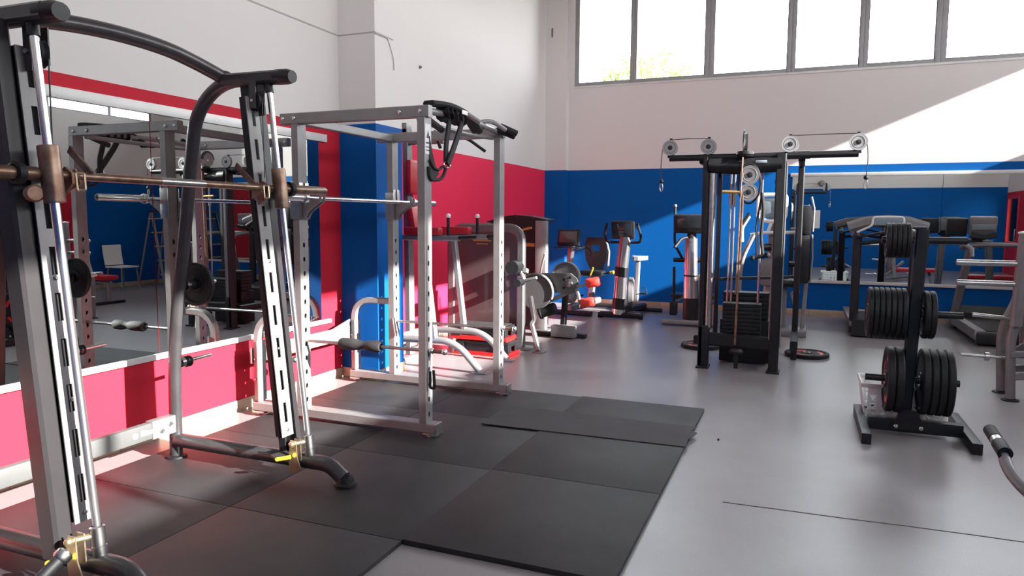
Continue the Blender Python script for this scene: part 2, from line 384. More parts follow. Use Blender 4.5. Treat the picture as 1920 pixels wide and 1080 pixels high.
# windows in the back wall
xs = [-3.70, -2.70, -1.485, -0.27, 0.724, 1.712, 2.93, 4.1, 5.3]; wid = [0.10, 0.09, 0.14, 0.115, 0.115, 0.14, 0.115, 0.14, 0.1]
for i in range(8):
    x0 = xs[i]+(0 if i == 0 else 0.0); x1 = xs[i+1]; f0 = wid[i]/2 if i else 0.06; f1 = wid[i+1]/2 if i < 7 else 0.06
    rt = bpy.data.objects.new('window_%d' % (i+1), None); COL.objects.link(rt); rt['kind'] = 'structure'
    f = MB(); yy0, yy1 = YB+0.03, YB+0.10
    f.bx(x0, x0+f0, yy0, yy1, 3.70, 5.3, 0.006); f.bx(x1-f1, x1, yy0, yy1, 3.70, 5.3, 0.006)
    f.bx(x0+f0, x1-f1, yy0+0.005, yy1, 3.70, 3.765, 0.006); f.bx(x0+f0, x1-f1, yy0+0.005, yy1, 5.235, 5.3, 0.006)
    P('window_frame', f, 'frame', rt)
    P('gasket', MB().bx(x0+f0, x0+f0+0.008, yy0+0.01, yy1-0.01, 3.765, 5.235).bx(x1-f1-0.008, x1-f1, yy0+0.01, yy1-0.01, 3.765, 5.235), 'blackp', rt)
    P('pane', MB().bx(x0+f0, x1-f1, YB+0.062, YB+0.068, 3.765, 5.235), 'glass', rt)
sl = struct('trim_2', MB().bx(-3.70, 5.3, YB-0.012, YB+0.03, 3.665, 3.70, 0.004), 'trim')
# clerestory strip in the right wall, mullions throw the soft bars on the left wall
ys = [-0.4, 1.3, 2.9, 4.5, 6.1, 7.7, 9.3, 10.6, 11.6]
for i in range(8):
    rt = bpy.data.objects.new('window_%d' % (i+9), None); COL.objects.link(rt); rt['kind'] = 'structure'
    y0, y1 = ys[i], ys[i+1]; f = MB(); x0, x1 = XR+0.03, XR+0.08
    f.bx(x0, x1, y0, y0+0.035, WZ0, WZ1).bx(x0, x1, y1-0.035, y1, WZ0, WZ1).bx(x0, x1, y0+.035, y1-.035, WZ0, WZ0+0.03).bx(x0, x1, y0+.035, y1-.035, WZ1-0.03, WZ1)
    P('window_frame', f, 'frame', rt); P('pane', MB().bx(XR+0.055, XR+0.06, y0+.035, y1-.035, WZ0+0.03, WZ1-0.03), 'glass', rt)
# glazed double door with red frame in the right wall (seen in the back mirror)
rt = bpy.data.objects.new('door_1', None); COL.objects.link(rt); rt['kind'] = 'structure'
f = MB(); f.bx(XR-0.02, XR+0.1, -0.5, -0.42, 0, 2.2).bx(XR-0.02, XR+0.1, 0.6, 0.7, 0, 2.2).bx(XR-0.02, XR+0.1, -0.42, 0.6, 2.1, 2.2).bx(XR, XR+0.08, -0.42, 0.6, 0, 0.9)
P('door_frame', f, 'reddoor', rt); P('pane', MB().bx(XR+0.03, XR+0.036, -0.42, 0.6, 0.9, 2.1), 'glass', rt)
P('door_handle', MB().tube(arc_path([(XR, 0.65, 0.95), (XR-0.06, 0.65, 0.95), (XR-0.06, 0.65, 1.25), (XR, 0.65, 1.25)], 0.02), 0.01, 8), 'steel', rt)

struct('added_sun_blocker', MB().bx(XR+0.3, XR+3.6, -1.5, 2.6, 2.6, 2.75), 'ceiling')  # unseen slab added outside the door to keep sun off the floor
# mirrors
def mirror(name, label, panes, strips):
    rt = root(name, label, 'mirror', panes[0][6])
    for pn in panes: P('pane', MB().bx(*pn[:6]), 'mirror', rt)
    for st in strips: P('trim_strip', MB().bx(*st, 0.003), 'trim', rt)
mx0, mx1 = XL+0.002, XL+0.012
mirror('wall_mirror', 'large mirror on the red left wall behind the barbell machines, in white trim',
       [(mx0, mx1, 0.6, 1.93, 0.56, 2.10, (XL, 3.4, 0.54)), (mx0, mx1, 1.936, 3.39, 0.56, 2.10, 0), (mx0, mx1, 3.396, 5.10, 0.56, 2.10, 0)],
       [(XL+0.001, XL+0.03, 0.6, 5.22, 0.525, 0.56), (XL+0.001, XL+0.03, 0.6, 5.20, 2.10, 2.165)])
b0, b1 = YB-0.012, YB-0.002
mirror('wall_mirror', 'long mirror on the blue back wall behind the treadmills',
       [(-0.17, 1.84, b0, b1, 0.545, 2.12, (1.5, YB, 0.5)), (1.846, 3.7, b0, b1, 0.545, 2.12, 0), (3.706, 5.2, b0, b1, 0.545, 2.12, 0)],
       [(-0.20, 5.2, YB-0.035, YB-0.001, 0.50, 0.545), (-0.20, 5.2, YB-0.035, YB-0.001, 2.12, 2.175)])

# ------------------------------------------------------------------ rubber floor mats
TH = 0.02
def fmat(x0, x1, y0, y1, label, t=TH, jig=0.004):
    j = lambda: random.uniform(-jig, jig)*0.5
    b_ = MB(); g_ = 0.0025
    pts = [(x0+g_+j()*0, y0+g_), (x1-g_, y0+g_+j()*0), (x1-g_, y1-g_), (x0+g_, y1-g_)]
    b_.bx(x0+g_, x1-g_, y0+g_, y1-g_, 0.0, t, 0.002)
    tag(P('rubber_mat', b_, 'matr'), label, 'mat', 'square rubber mats laid under the lifting racks')
ccol = [(-3.58, -2.58), (-2.58, -1.595), (-1.595, -0.63)]
rows = [(0.70, 1.675), (1.675, 2.65), (2.65, 3.63), (3.63, 4.60), (4.60, 5.47)]
colname = ['beside the mirror wall', 'in the middle column', 'in the right-hand column']
rowname = ['in the nearest row', 'in the second row under the bar machine', 'in the third row', 'in the fourth row, by the near rack foot', 'in the farthest row, under the far rack beam']
for ci, (x0, x1) in enumerate(ccol):
    for ri, (y0, y1) in enumerate(rows):
        if ci == 2 and ri < 2: continue
        if ri == 0 and ci == 0: continue
        lab = 'black rubber mat ' + colname[ci] + ', ' + rowname[ri]
        if (ci, ri) == (2, 2): lab = 'raised black rubber mat at the nearest right corner, thick edge showing'
        fmat(x0, x1, y0, y1, lab, TH+(0.006 if ci == 2 else 0.0))
q = [AZ(902, 794, .03), AZ(1286, 838, .03), AZ(1290, 824, .03), AZ(1307, 812, .03), AZ(1296, 808, .03), AZ(1306, 801, .03), AZ(952, 760, .03)]
sh = MB().prism([(p.x, p.y, 0.0295) for p in q], (0, 0, 0.005))
tag(P('rubber_sheet', sh, 'sheet'), 'thin dark grey rubber sheet with a frayed right end lying across the black mats', 'mat')

# ------------------------------------------------------------------ smith machine
sm = root('smith_machine', 'dark grey guided barbell machine nearest the camera with bronze bar and slotted uprights', 'gym machine', (-2.9, 2.47, 0.02))
YN, YF = 1.84, 3.10
def rodx(z): return -2.44-(z-0.15)*0.108
for y0, i in ((YN, 1), (YF, -1)):
    # side frame: rear post bending into the top beam
    pth = arc_path([(-3.42, y0, 0.03), (-3.405, y0, 0.62), (-3.36, y0, 0.95), (-3.17, y0, 2.03), (-2.98, y0, 2.19), (-2.55, y0, 2.185)], 0.16, 6)
    P('side_frame', MB().sweep(pth, circle(0.038, 16, 0.034)), 'graphite', sm)
    P('end_cap', MB().sweep([(-2.60, y0, 2.187), (-2.53, y0, 2.185), (-2.50, y0, 2.183)], circle(0.046, 14, 0.040), scale=[1, 1, 0.8]), 'blackp', sm)
    P('top_beam', MB().bar([(-2.95, y0, 2.19), (-2.56, y0, 2.187)], 0.085, 0.062, (0, 0, 1)), 'graphite', sm)
    bp = arc_path([(-3.40, y0, 0.125), (-2.46, y0, 0.125), (-2.31, y0, 0.125), (-2.225, y0, 0.062)], 0.13, 6)
    P('base_beam', MB().sweep(bp, circle(0.045, 16, 0.04)), 'graphite', sm)
    P('foot', MB().lathe([(0, 0.0), (0.062, 0.0), (0.060, 0.010), (0.050, 0.016), (0.044, 0.04), (0, 0.04)], (-2.215, y0, 0.027 if i < 0 else 0.02), (0, 0, 1), 20), 'rubber', sm)
    P('foot', MB().lathe([(0, 0.0), (0.062, 0.0), (0.060, 0.010), (0.03, 0.016), (0, 0.016)], (-3.42, y0, 0.02), (0, 0, 1), 20), 'rubber', sm)
    # upright
    yt = y0-i*(0.055 if i > 0 else 0.04); A = Vector((-2.595, yt, 0.15)); B = Vector((-2.80, yt, 2.165))
    P('upright', MB().bar([A, B], 0.075, 0.10, (1, 0, 0.1), 0.012), 'umetal', sm)
    yp = y0+(0.022 if i > 0 else -0.055); ax = (B-A).normalized(); fn = Vector((0, 1, 0)).cross(ax)
    P('upright_web', MB().bar([A+Vector((-.02, i*.04, 0)), B+Vector((-.02, i*.04, 0))], 0.02, 0.05, (1, 0, 0.1)), 'black', sm)
    st = Vector((-2.545, yp-0.045, 0.27)); L = 1.82
    hs = [(0.13+k*0.177, 0.012, 0.054) for k in range(10)]
    P('slotted_plate', MB().holed(st, (0, 1, 0), ax, 0.09, L, hs, 0.005, 'slot'), 'silver', sm, 'perforated pale grey strip with catch slots')
    P('plate_stand_off', MB().bar([st+Vector((-.034, .045, 0)), st+ax*L+Vector((-.034, .045, 0))], 0.07, 0.04, (1, 0, 0.1)), 'black', sm)
    bolts(sm, [st+Vector((0.006, 0.045, 0))+ax*t for t in (0.035, 0.48, 0.95, 1.42, 1.795)], (1, 0, 0.1), 0.009, 0.007)
    # guide rod
    P('guide_rod', MB().cyl((rodx(0.24), y0, 0.24), (rodx(2.15), y0, 2.15), 0.0155, seg=20), 'chrome', sm)
    P('rod_socket', MB().lathe([(0.027, 0), (0.027, 0.05), (0.024, 0.052), (0.024, 0.056), (0.028, 0.058), (0.028, 0.125), (0.02, 0.13)], (rodx(0.14), y0, 0.145), (-0.108, 0, 1), 18), 'steel', sm)
    P('rod_cap', MB().cyl((rodx(2.11), y0, 2.11), (rodx(2.15), y0, 2.155), 0.023), 'blackp', sm)
    # safety catch
    ct = MB(); cx, cyy = rodx(0.2)-0.045, y0-0.075
    ct.prism([(cx-.02, cyy, .255), (cx+.02, cyy, .255), (cx+.025, cyy, .16), (cx+.05, cyy, .10), (cx+.02, cyy, .085), (cx-.02, cyy, .07), (cx-.03, cyy, .13)], (0, 0.006, 0))
    ct.prism([(cx-.02, cyy+.035, .255), (cx+.02, cyy+.035, .255), (cx+.025, cyy+.035, .12), (cx-.03, cyy+.035, .12)], (0, 0.006, 0))
    k_ = P('catch_plate', ct, 'brass', sm)
    P('catch_pin', MB().cyl((cx, cyy-.012, .238), (rodx(.238), y0, .238), 0.012).ball((cx, cyy-.014, .238), 0.017), 'brass', k_)
    P('yellow_lever', MB().cyl((cx-.005, cyy-.02, .17), (cx-.075, cyy-.045, .155), 0.011).ball((cx-.075, cyy-.045, .155), 0.011), 'yellow', k_)
    # counterweight pulley
    pc = Vector((-2.70, y0+i*0.04, 2.06))
    pw = P('pulley', MB().lathe([(0.012, -0.014), (0.052, -0.014), (0.046, 0), (0.052, 0.014), (0.012, 0.014), (0.012, -0.014)], pc+Vector((0, i*.012, 0)), (0.2, 1, 0), 24), 'rubber', sm)
    P('pulley_bracket', MB().bx(pc.x-.022, pc.x+.022, pc.y-i*.03-.004, pc.y-i*.03+.004, 1.99, 2.16).bx(pc.x-.022, pc.x+.022, pc.y+i*.035-.003, pc.y+i*.035+.003, 2.02, 2.16), 'graphite', pw)
    P('axle', MB().cyl(pc+Vector((0, -.045, 0)), pc+Vector((0, .045, 0)), 0.009, seg=10), 'steel', pw)
    P('cable', MB().cyl((-2.655, y0+i*.055, 2.06), (-2.655, y0+i*.05, 1.66), 0.003, seg=6), 'cable', sm)
    # storage pegs on the rear post
    for z in (0.585, 1.05):
        xx = -3.40 if z < 0.8 else -3.34
        P('weight_peg', MB().cyl((xx, y0-i*0.03, z), (xx, y0-i*0.27, z+0.01), 0.012, seg=12).lathe([(0.03, 0), (0.03, 0.05), (0.02, 0.055)], (xx, y0-i*.035, z), (0, -i, 0), 14), 'steel' if i < 0 else 'rust', sm)
        P('peg_collar', MB().lathe([(0.03, 0), (0.034, 0.008), (0.034, 0.02), (0.028, 0.024), (0.034, 0.03), (0.034, 0.045), (0.024, 0.05)], (xx, y0-i*.06, z), (0, -i, 0), 16), 'rubber', sm)
    # end bracket of the rear cross beam
    P('end_bracket', MB().bx(-3.43, -3.372, y0+i*0.04-0.005*i, y0+i*0.20, 0.185, 0.29, 0.006), 'grey', sm)
    bolts(sm, [(-3.371, y0+i*.08, .25), (-3.371, y0+i*.14, .225)], (1, 0, 0), 0.014, 0.016, 'chrome')
P('rear_cross_beam', MB().bx(-3.425, -3.378, YN+.04, YF-.04, 0.19, 0.285, 0.012), 'beamgrey', sm)
lg = P('maker_logo', MB().lathe([(0.0, 0.0015), (0.016, 0.0015), (0.017, 0)], (-3.377, 2.79, 0.236), (1, 0, 0), 16), 'paper', sm, 'white oval and blurred lettering on the rear beam')
for k, (dy, hh) in enumerate([(0.045, .034), (.068, .026), (.091, .022), (.114, .022), (.137, .034), (.160, .022), (.183, .022)]):
    P('letter', MB().bx(-3.3775, -3.3755, 2.79+dy-.010, 2.79+dy+.010, 0.224, 0.224+hh, 0.001), 'paper', lg)
ar = [(-2.97, YN, 2.21), (-2.955, YN+.2, 2.252), (-2.94, 2.25, 2.275), (-2.935, 2.47, 2.282), (-2.945, 2.7, 2.275), (-2.965, YF-.2, 2.252), (-2.97, YF, 2.21)]
sp = []
for k in range(len(ar)-1):
    for t in (0, .25, .5, .75):
        p0, p1, p2, p3 = [Vector(ar[min(max(k+j, 0), len(ar)-1)]) for j in (-1, 0, 1, 2)]
        sp.append(0.5*((2*p1)+(-p0+p2)*t+(2*p0-5*p1+4*p2-p3)*t*t+(-p0+3*p1-3*p2+p3)*t**3))
sp.append(Vector(ar[-1]))
P('arched_crossbar', MB().sweep(sp, circle(0.041, 16, 0.036)), 'graphite', sm)
for y0 in (YN, YF):
    P('arch_bracket', MB().lathe([(0.05, 0), (0.052, 0.03), (0.04, 0.045), (0, 0.045)], (-2.97, y0, 2.195), (0, 0, 1), 16), 'graphite', sm)
# bar and its carriages
ZB, XB = 1.605, -2.625
P('bar', MB().cyl((XB, YN, ZB), (XB, YF, ZB), 0.017, seg=18), 'bronze', sm, 'worn bronze lifting bar')
P('bar_knurling', MB().cyl((XB, 2.35, ZB), (XB, 2.60, ZB), 0.0182, seg=18), 'steel', sm)
for y0, i in ((YN, 1), (YF, -1)):
    P('sleeve', MB().lathe([(0.020, 0), (0.026, 0.02), (0.026, 0.39), (0.022, 0.40), (0, 0.40)], (XB, y0-i*.02, ZB), (0, -i, 0), 20), 'bronze', sm)
    P('sleeve_collar', MB().lathe([(0.03, 0), (0.041, 0.004), (0.041, 0.03), (0.03, 0.034)], (XB, y0-i*.09, ZB), (0, -i, 0), 20), 'rubber', sm)
    xr = rodx(ZB); ax2 = Vector((-0.108, 0, 1)).normalized()
    P('bushing', MB().lathe([(0.0165, 0), (0.036, 0.0), (0.037, 0.006), (0.037, 0.205), (0.036, 0.21), (0.0165, 0.21)], Vector((xr, y0, ZB))-ax2*0.105, ax2, 24), 'bronze', sm)
    hk = MB(); yh = y0+i*0.085
    hk.prism([(XB-.05, yh, ZB+.01), (XB-.01, yh, ZB+.035), (XB+.03, yh, ZB+.01), (XB+.03, yh, ZB-.03), (XB-.03, yh, ZB-.085), (XB-.07, yh, ZB-.06)], (0, 0.012, 0))
    hk.prism([(XB-.05, yh+i*.04, ZB+.01), (XB-.01, yh+i*.04, ZB+.03), (XB+.02, yh+i*.04, ZB-.03), (XB-.05, yh+i*.04, ZB-.06)], (0, 0.008, 0))
    P('hook_block', hk, 'rust', sm)
    P('hook_arm', MB().prism([(XB+.0, yh+i*.09, ZB), (XB+.02, yh+i*.09, ZB+.02), (XB-.10, yh+i*.09, ZB+.125), (XB-.115, yh+i*.09, ZB+.10)], (0, 0.010, 0)), 'bronze', sm)
    P('catch_loop', MB().tube(arc_path([(XB+.03, yh+i*.01, ZB+.01), (XB+.035, yh+i*.01, ZB-.055), (XB+.035, yh+i*.045, ZB-.055), (XB+.03, yh+i*.045, ZB+.01), (XB+.03, yh+i*.01, ZB+.01)], .008, 3), 0.0045, 6), 'brass', sm)
    P('roller', MB().lathe([(0, 0), (0.028, 0), (0.032, 0.008), (0.032, 0.035), (0.026, 0.042), (0, 0.042)], (XB-.02, y0-i*.045, ZB-.072), (0.9, -i*.3, 0), 16), 'rust', sm)
# black 5 kg plate stored on the rear post
def plate(name, label, r, t, c, axis, group, seg=40, colr='rubber', red=False, tx=None, first=None):
    rt_ = root(name, label, 'weight plate', c, group)
    d = Vector(axis).normalized()
    prof = [(0.026, -t*.5), (0.055, -t*.5), (0.06, -t*.32), (r*.80, -t*.30), (r*.84, -t*.5), (r*.965, -t*.5), (r, -t*.32), (r, t*.32), (r*.965, t*.5), (r*.84, t*.5), (r*.80, t*.30), (0.06, t*.32), (0.055, t*.5), (0.026, t*.5), (0.026, -t*.5)]
    P('disc', MB().lathe(prof, c, d, seg), colr, rt_)
    P('hub', MB().lathe([(0.0255, -t*.52), (0.036, -t*.53), (0.036, -t*.3), (0.0255, -t*.3)], c, d, 20).lathe([(0.0255, t*.52), (0.036, t*.53), (0.036, t*.3), (0.0255, t*.3)], c, d, 20), 'steel', rt_)
    if red:
        a_, b_ = frame_of(d)
        for sgn in (-1, 1):
            for k in range(3):
                th0 = 2*PI*k/3+0.3; m_ = MB(); pts = []
                for j in range(9):
                    th = th0+j*0.155; pts.append(Vector(c)+a_*(math.cos(th)*r*.66)+b_*(math.sin(th)*r*.66)+d*(sgn*t*.31))
                m_.sweep(pts, [(r*.07, 0), (r*.07, .0015), (-r*.07, .0015), (-r*.07, 0)], tuple(d*sgn))
                P('red_marking', m_, 'redp', rt_)
    return rt_
plate('weight_plate', 'small black plate hanging on the rear post of the bar machine, before the mirror', 0.13, 0.03, (-3.34, YF+0.125, 1.05), (0, 1, 0), None)

# bar with black grip at the very bottom left corner
p1 = AY(124, 1036, 1.60); p2 = AY(66, 1096, 1.50)
d12 = (p2-p1).normalized()
e_ = p1+d12*((p1.z-0.05)/-d12.z) if d12.z < 0 else p2
gr = root('grip_bar', 'black grip bar with a silver collar in the bottom left corner', 'bar', (e_.x, e_.y, 0.02))
P('grip', MB().cyl(p1+d12*.02, p1+d12*.30, 0.021, seg=18), 'rubber', gr); P('collar', MB().lathe([(0, -0.004), (0.022, -0.004), (0.029, 0.002), (0.029, 0.022), (0.024, 0.03), (0, 0.03)], p1, d12, 20), 'steel', gr)
P('shaft', MB().cyl(p1+d12*.28, e_, 0.014, seg=12), 'steel', gr); P('foot', MB().lathe([(0, 0), (0.06, 0), (0.055, 0.012), (0.02, 0.04), (0, 0.04)], (e_.x, e_.y, 0.0 if e_.x > -1.6 and e_.y < 1.6 else 0.02), (0, 0, 1), 16), 'rubber', gr)

# ------------------------------------------------------------------ power rack
RN, RF, RXL, RXR = 4.08, 5.30, -3.25, -2.265
rk = root('power_rack', 'tall silver square-tube power rack with hole-punched posts and curved side guards', 'gym rack', (-2.8, 4.7, 0.02))
PW, PD = 0.052, 0.092
Zt = 2.09
for y0 in (RN, RF):
    for x0 in (RXL, RXR):
        m_ = MB(); zb = 0.105; L = Zt-zb
        hz = [(z-zb, 0.0125, 0.019) for z in [0.16+0.1*k for k in range(12)]]
        m_.holed((x0+PW/2-.004, y0-PD/2, zb), (0, 1, 0), (0, 0, 1), PD, L, hz, 0.004)
        m_.holed((x0-PW/2, y0-PD/2, zb), (0, 1, 0), (0, 0, 1), PD, L, hz, 0.004)
        m_.bx(x0-PW/2+.004, x0+PW/2-.004, y0-PD/2, y0-PD/2+.004, zb, Zt); m_.bx(x0-PW/2+.004, x0+PW/2-.004, y0+PD/2-.004, y0+PD/2, zb, Zt)
        P('post', m_, 'silver', rk, smooth=20)
    # beams along x
    P('top_beam', MB().bar([(-3.385, y0, Zt+.038), (RXR+.045, y0, Zt+.038)], 0.055, 0.076, (0, 0, 1), .006), 'silver', rk)
    P('base_beam', MB().bar([(-3.68, y0, 0.073), (RXR+.085, y0, 0.073)], PD, 0.066, (0, 0, 1), .007), 'silver', rk)
    P('end_cap', MB().bx(RXR+.085, RXR+.10, y0-PD/2, y0+PD/2, 0.04, 0.106, .005), 'steel', rk)
    for xf in (RXR+0.05, -3.63):
        P('levelling_foot', MB().lathe([(0, 0), (0.045, 0), (0.042, 0.008), (0.02, 0.016), (0.016, 0.022), (0, 0.022)], (xf, y0, 0.02), (0, 0, 1), 8).bx(xf-.05, xf+.05, y0-.05, y0+.05, .026, .042, .003), 'steel', rk)
    gp = arc_path([(-3.655, y0, 0.10), (-3.655, y0, 0.735), (RXL-PW/2, y0, 0.735)], 0.20, 8)
    P('side_guard', MB().sweep(gp, rrect(0.052, 0.055, .008), (0, 1, 0)), 'silver', rk)
    P('guard_plate', MB().bx(-3.635, -3.625, y0-.045, y0+.045, .11, .56, .003), 'silver', rk)
    bolts(rk, [(-3.36, y0-.028, Zt+.038), (-3.265, y0-.028, Zt+.038), (-2.43, y0-.028, Zt+.038), (-2.28, y0-.028, Zt+.038)], (0, -1, 0), 0.015, 0.010, 'chrome')
    bolts(rk, [(-3.662, y0-.028, z) for z in (0.27, 0.42)], (0, -1, 0), 0.009, 0.009, 'chrome')
P('top_side_beam', MB().bar([(RXL, RN+.03, Zt+.03), (RXL, RF-.03, Zt+.03)], 0.05, 0.06, (0, 0, 1), .006), 'silver', rk)
P('rear_plate_rail', MB().bx(-3.70, -3.682, RN-.04, RF+.04, .385, .50, .004), 'silver', rk)
P('gusset', MB().prism([(-3.69, RF-.28, .50), (-3.69, RF-.02, .50), (-3.69, RF-.02, .56)], (.012, 0, 0)), 'silver', rk)
P('peg_hook', MB().cyl((-3.69, RN+.25, .37), (-3.55, RN+.27, .37), .02).ball((-3.55, RN+.27, .37), .026), 'steel', rk)
# pull-up grips on the right side
gx = RXR
P('pull_up_bar', MB().tube(arc_path([(gx, RN+.03, Zt+.05), (gx+.02, RN+.35, Zt+.055), (gx+.02, RF-.35, Zt+.055), (gx, RF-.03, Zt+.04)], .1), 0.022, 14), 'silver', rk)
P('pull_up_bar', MB().tube(arc_path([(gx-.06, RN+.04, Zt+.0), (gx-.10, RN+.35, Zt-.01), (gx-.10, RF-.35, Zt-.01), (gx-.04, RF-.04, Zt+.0)], .1), 0.018, 12), 'silver', rk)
for (ya, s_) in ((RN+.78, 1), (RN+.30, -1)):
    P('angled_handle', MB().tube(arc_path([(gx, ya, Zt+.06), (gx+.06, ya+.14, Zt+.10), (gx+.12, ya+.28, Zt+.04)], .08), 0.017, 10), 'silver', rk)
P('foam_grip', MB().cyl((gx+.05, RF-.09, Zt+.08), (gx+.15, RF+.0, Zt+.03), 0.024, seg=12).cyl((gx+.02, RF-.09, Zt+.055), (gx+.11, RF+.04, Zt+.01), 0.022, seg=12), 'rubber', rk)
lab = P('warning_label', MB().bx(RXR+PW/2, RXR+PW/2+.0015, RN-.036, RN+.036, 1.86, 2.05), 'paper', rk, 'white sticker near the top of the near right post')
P('print', MB().prism([(RXR+PW/2+.002, RN-.02, 1.96), (RXR+PW/2+.002, RN+.02, 1.96), (RXR+PW/2+.002, RN, 2.01)], (.001, 0, 0)).bx(RXR+PW/2+.001, RXR+PW/2+.0025, RN-.028, RN+.028, 1.925, 1.935).bx(RXR+PW/2+.001, RXR+PW/2+.0025, RN-.028, RN+.022, 1.90, 1.907).bx(RXR+PW/2+.001, RXR+PW/2+.0025, RN-.028, RN+.026, 1.88, 1.887), 'ink', lab)
# J hooks
for y0 in (RN, RF):
    j = MB(); x1 = RXL+PW/2
    for yy in (y0-PD/2-.006, y0+PD/2+.006): j.bx(RXL-.04, x1+.012, yy-.004, yy+.004, 1.44, 1.665, .002)
    j.bx(x1+.003, x1+.012, y0-.05, y0-.012, 1.44, 1.69, .002); j.bx(x1+.003, x1+.012, y0+.012, y0+.05, 1.44, 1.69, .002)
    P('j_hook', j, 'steel', rk, 'dull grey bar hook clamped round the post')
    h = MB()
    for yy in (y0-.022, y0+.022): h.prism([(x1+.012, yy, 1.455), (x1+.012, yy, 1.60), (x1+.06, yy, 1.565), (x1+.15, yy, 1.575), (x1+.165, yy, 1.625), (x1+.175, yy, 1.61), (x1+.165, yy, 1.56), (x1+.06, yy, 1.49), (x1+.03, yy, 1.44)], (0, .006, 0))
    h.bx(x1+.03, x1+.15, y0-.022, y0+.022, 1.56, 1.568)
    P('hook_cradle', h, 'silver', rk)
# spotter rods
for y0, pad in ((RN, True), (RF, False)):
    z0 = 0.585 if pad else 0.565
    P('spotter_rod', MB().cyl((RXL-.03, y0, z0), (RXR+.13, y0, z0), 0.0115, seg=12), 'steel', rk)
    P('rod_knob', MB().ball((RXR+.045, y0, z0), .0215, 12), 'chrome', rk); P('rod_knob', MB().ball((RXR+.14, y0, z0), .0215, 12), 'chrome', rk)
    P('rod_handle', MB().cyl((RXR+.06, y0, z0), (RXR+.125, y0, z0), .0145, seg=12), 'bronze', rk)
    P('lanyard', MB().tube(arc_path([(RXR+.05, y0-.01, z0), (RXR+.045, y0-.02, z0-.10), (RXR+.055, y0-.02, z0-.2)], .05), .0045, 6), 'white', rk)
    if pad:
        P('foam_pad', MB().lathe([(0.02, 0), (.034, .004), (.040, .02), (.041, .11), (.036, .15), (.026, .185), (.034, .22), (.040, .25), (.040, .31), (.034, .326), (.02, .33)], (-2.935, y0, z0), (1, 0, 0), 20), 'foam', rk, 'black foam roll on the near spotter rod')
        P('spring_clip', MB().tube(arc_path([(RXR+.05, y0-.03, z0-.13), (RXR+.05, y0-.03, z0-.24), (RXR+.085, y0-.03, z0-.24), (RXR+.075, y0-.03, z0-.12)], .015), .010, 8), 'rubber', rk)
P('safety_arm', MB().bar([(RXL+.03, RF-.06, .60), (RXL+.055, RF-.06, .44)], .012, .03, (0, 1, 0)), 'steel', rk)

# barbell in the rack
XBB, ZBB = RXL+PW/2+.10, 1.584
bb = root('barbell', 'chrome barbell resting in the hooks of the silver power rack', 'barbell', (XBB, 4.69, 1.569))
P('shaft', MB().cyl((XBB, 3.98, ZBB), (XBB, 5.42, ZBB), 0.0145, seg=16), 'chrome', bb)
for s_, yy in ((-1, 3.98), (1, 5.40)):
    P('sleeve', MB().lathe([(0.0145, 0), (0.037, 0.0), (0.038, 0.012), (0.037, 0.028), (0.025, 0.030), (0.025, 0.40), (0.022, 0.41), (0.010, 0.41), (0.010, 0.39), (0, 0.39)], (XBB, yy, ZBB), (0, s_, 0), 20), 'chrome', bb)
P('knurling', MB().cyl((XBB, 4.15, ZBB), (XBB, 4.5, ZBB), 0.0153), 'steel', bb); P('knurling', MB().cyl((XBB, 4.9, ZBB), (XBB, 5.22, ZBB), 0.0153), 'steel', bb)

# suspension trainer looped over the pull-up bar
xs_ = RXR+0.035
st_ = root('suspension_trainer', 'black suspension straps wound over the pull-up bar at the top right of the rack', 'straps', (xs_, 4.5, 1.7))
def ribbon(pix, w_=0.034, t_=0.004, x_=xs_, rr=.04):
    return MB().sweep(arc_path([AX(a_, b_, x_) for a_, b_ in pix], rr, 4), rrect(t_, w_, .001), (1, 0, 0))
def ribbon2(pix, w_=0.034, xo=0.0):
    pts = arc_path([AX(a_, b_, xs_+xo) for a_, b_ in pix], .04, 4)
    m_ = MB(); n_ = len(pts)
    for k in range(1): m_.sweep(pts, rrect(w_*1.3, .018, .003), (1, 0, 0))
    return m_
P('strap', ribbon2([(843, 208), (841, 240), (836, 275), (836, 308)]), 'strap', st_)
P('strap', ribbon2([(868, 218), (862, 245), (849, 282), (839, 308)], .036, .02), 'strap', st_)
P('strap', MB().prism([AX(a_, b_, xs_-.01) for a_, b_ in ((804, 255), (809, 285), (815, 312), (822, 326), (812, 338), (805, 336))], (.014, 0, 0)), 'strap', st_)
P('carabiner', MB().tube([AX(838+6*math.cos(t*PI/6), 309+6*math.sin(t*PI/6), xs_+.01) for t in range(12)], .006, 6, True), 'steel', st_)
P('stirrup', MB().tube(arc_path([AX(836, 313, xs_), AX(833, 327, xs_), AX(827, 336, xs_), AX(812, 338, xs_), AX(805, 333, xs_), AX(804, 312, xs_)], .03), .012, 8), 'strap', st_)
P('stirrup', MB().tube(arc_path([AX(834, 314, xs_), AX(829, 312, xs_), AX(823, 319, xs_), AX(812, 314, xs_), AX(806, 300, xs_)], .02), .010, 8), 'strap', st_)
wr = MB()
for k in range(5):
    yy = 4.28+k*.065; pts = [Vector((RXR+.02+.034*math.cos(t), yy+.012*t*.5, Zt+.058+.036*math.sin(t))) for t in [2*PI*j/10 for j in range(10)]]
    wr.sweep(pts, rrect(.05, .007, .002), (0, 1, 0), True)
P('wound_strap', wr, 'strap', st_)
P('padded_sleeve', MB().sweep(arc_path([(RXR+.0, 4.14, Zt+.10), (RXR+.03, 4.35, Zt+.115), (RXR+.045, 4.62, Zt+.085), (RXR+.05, 4.78, Zt-.01)], .1), rrect(.09, .035, .012), (0, 0, 1)), 'strap', st_)
P('sleeve_label', MB().box((RXR+.083, 4.52, Zt+.085), (.006, .12, .028), None, .002), 'white', st_)
P('handle', MB().cyl((RXR-.03, 4.2, Zt+.0), (RXR-.02, 4.36, Zt-.045), .022, seg=12), 'foam', st_)
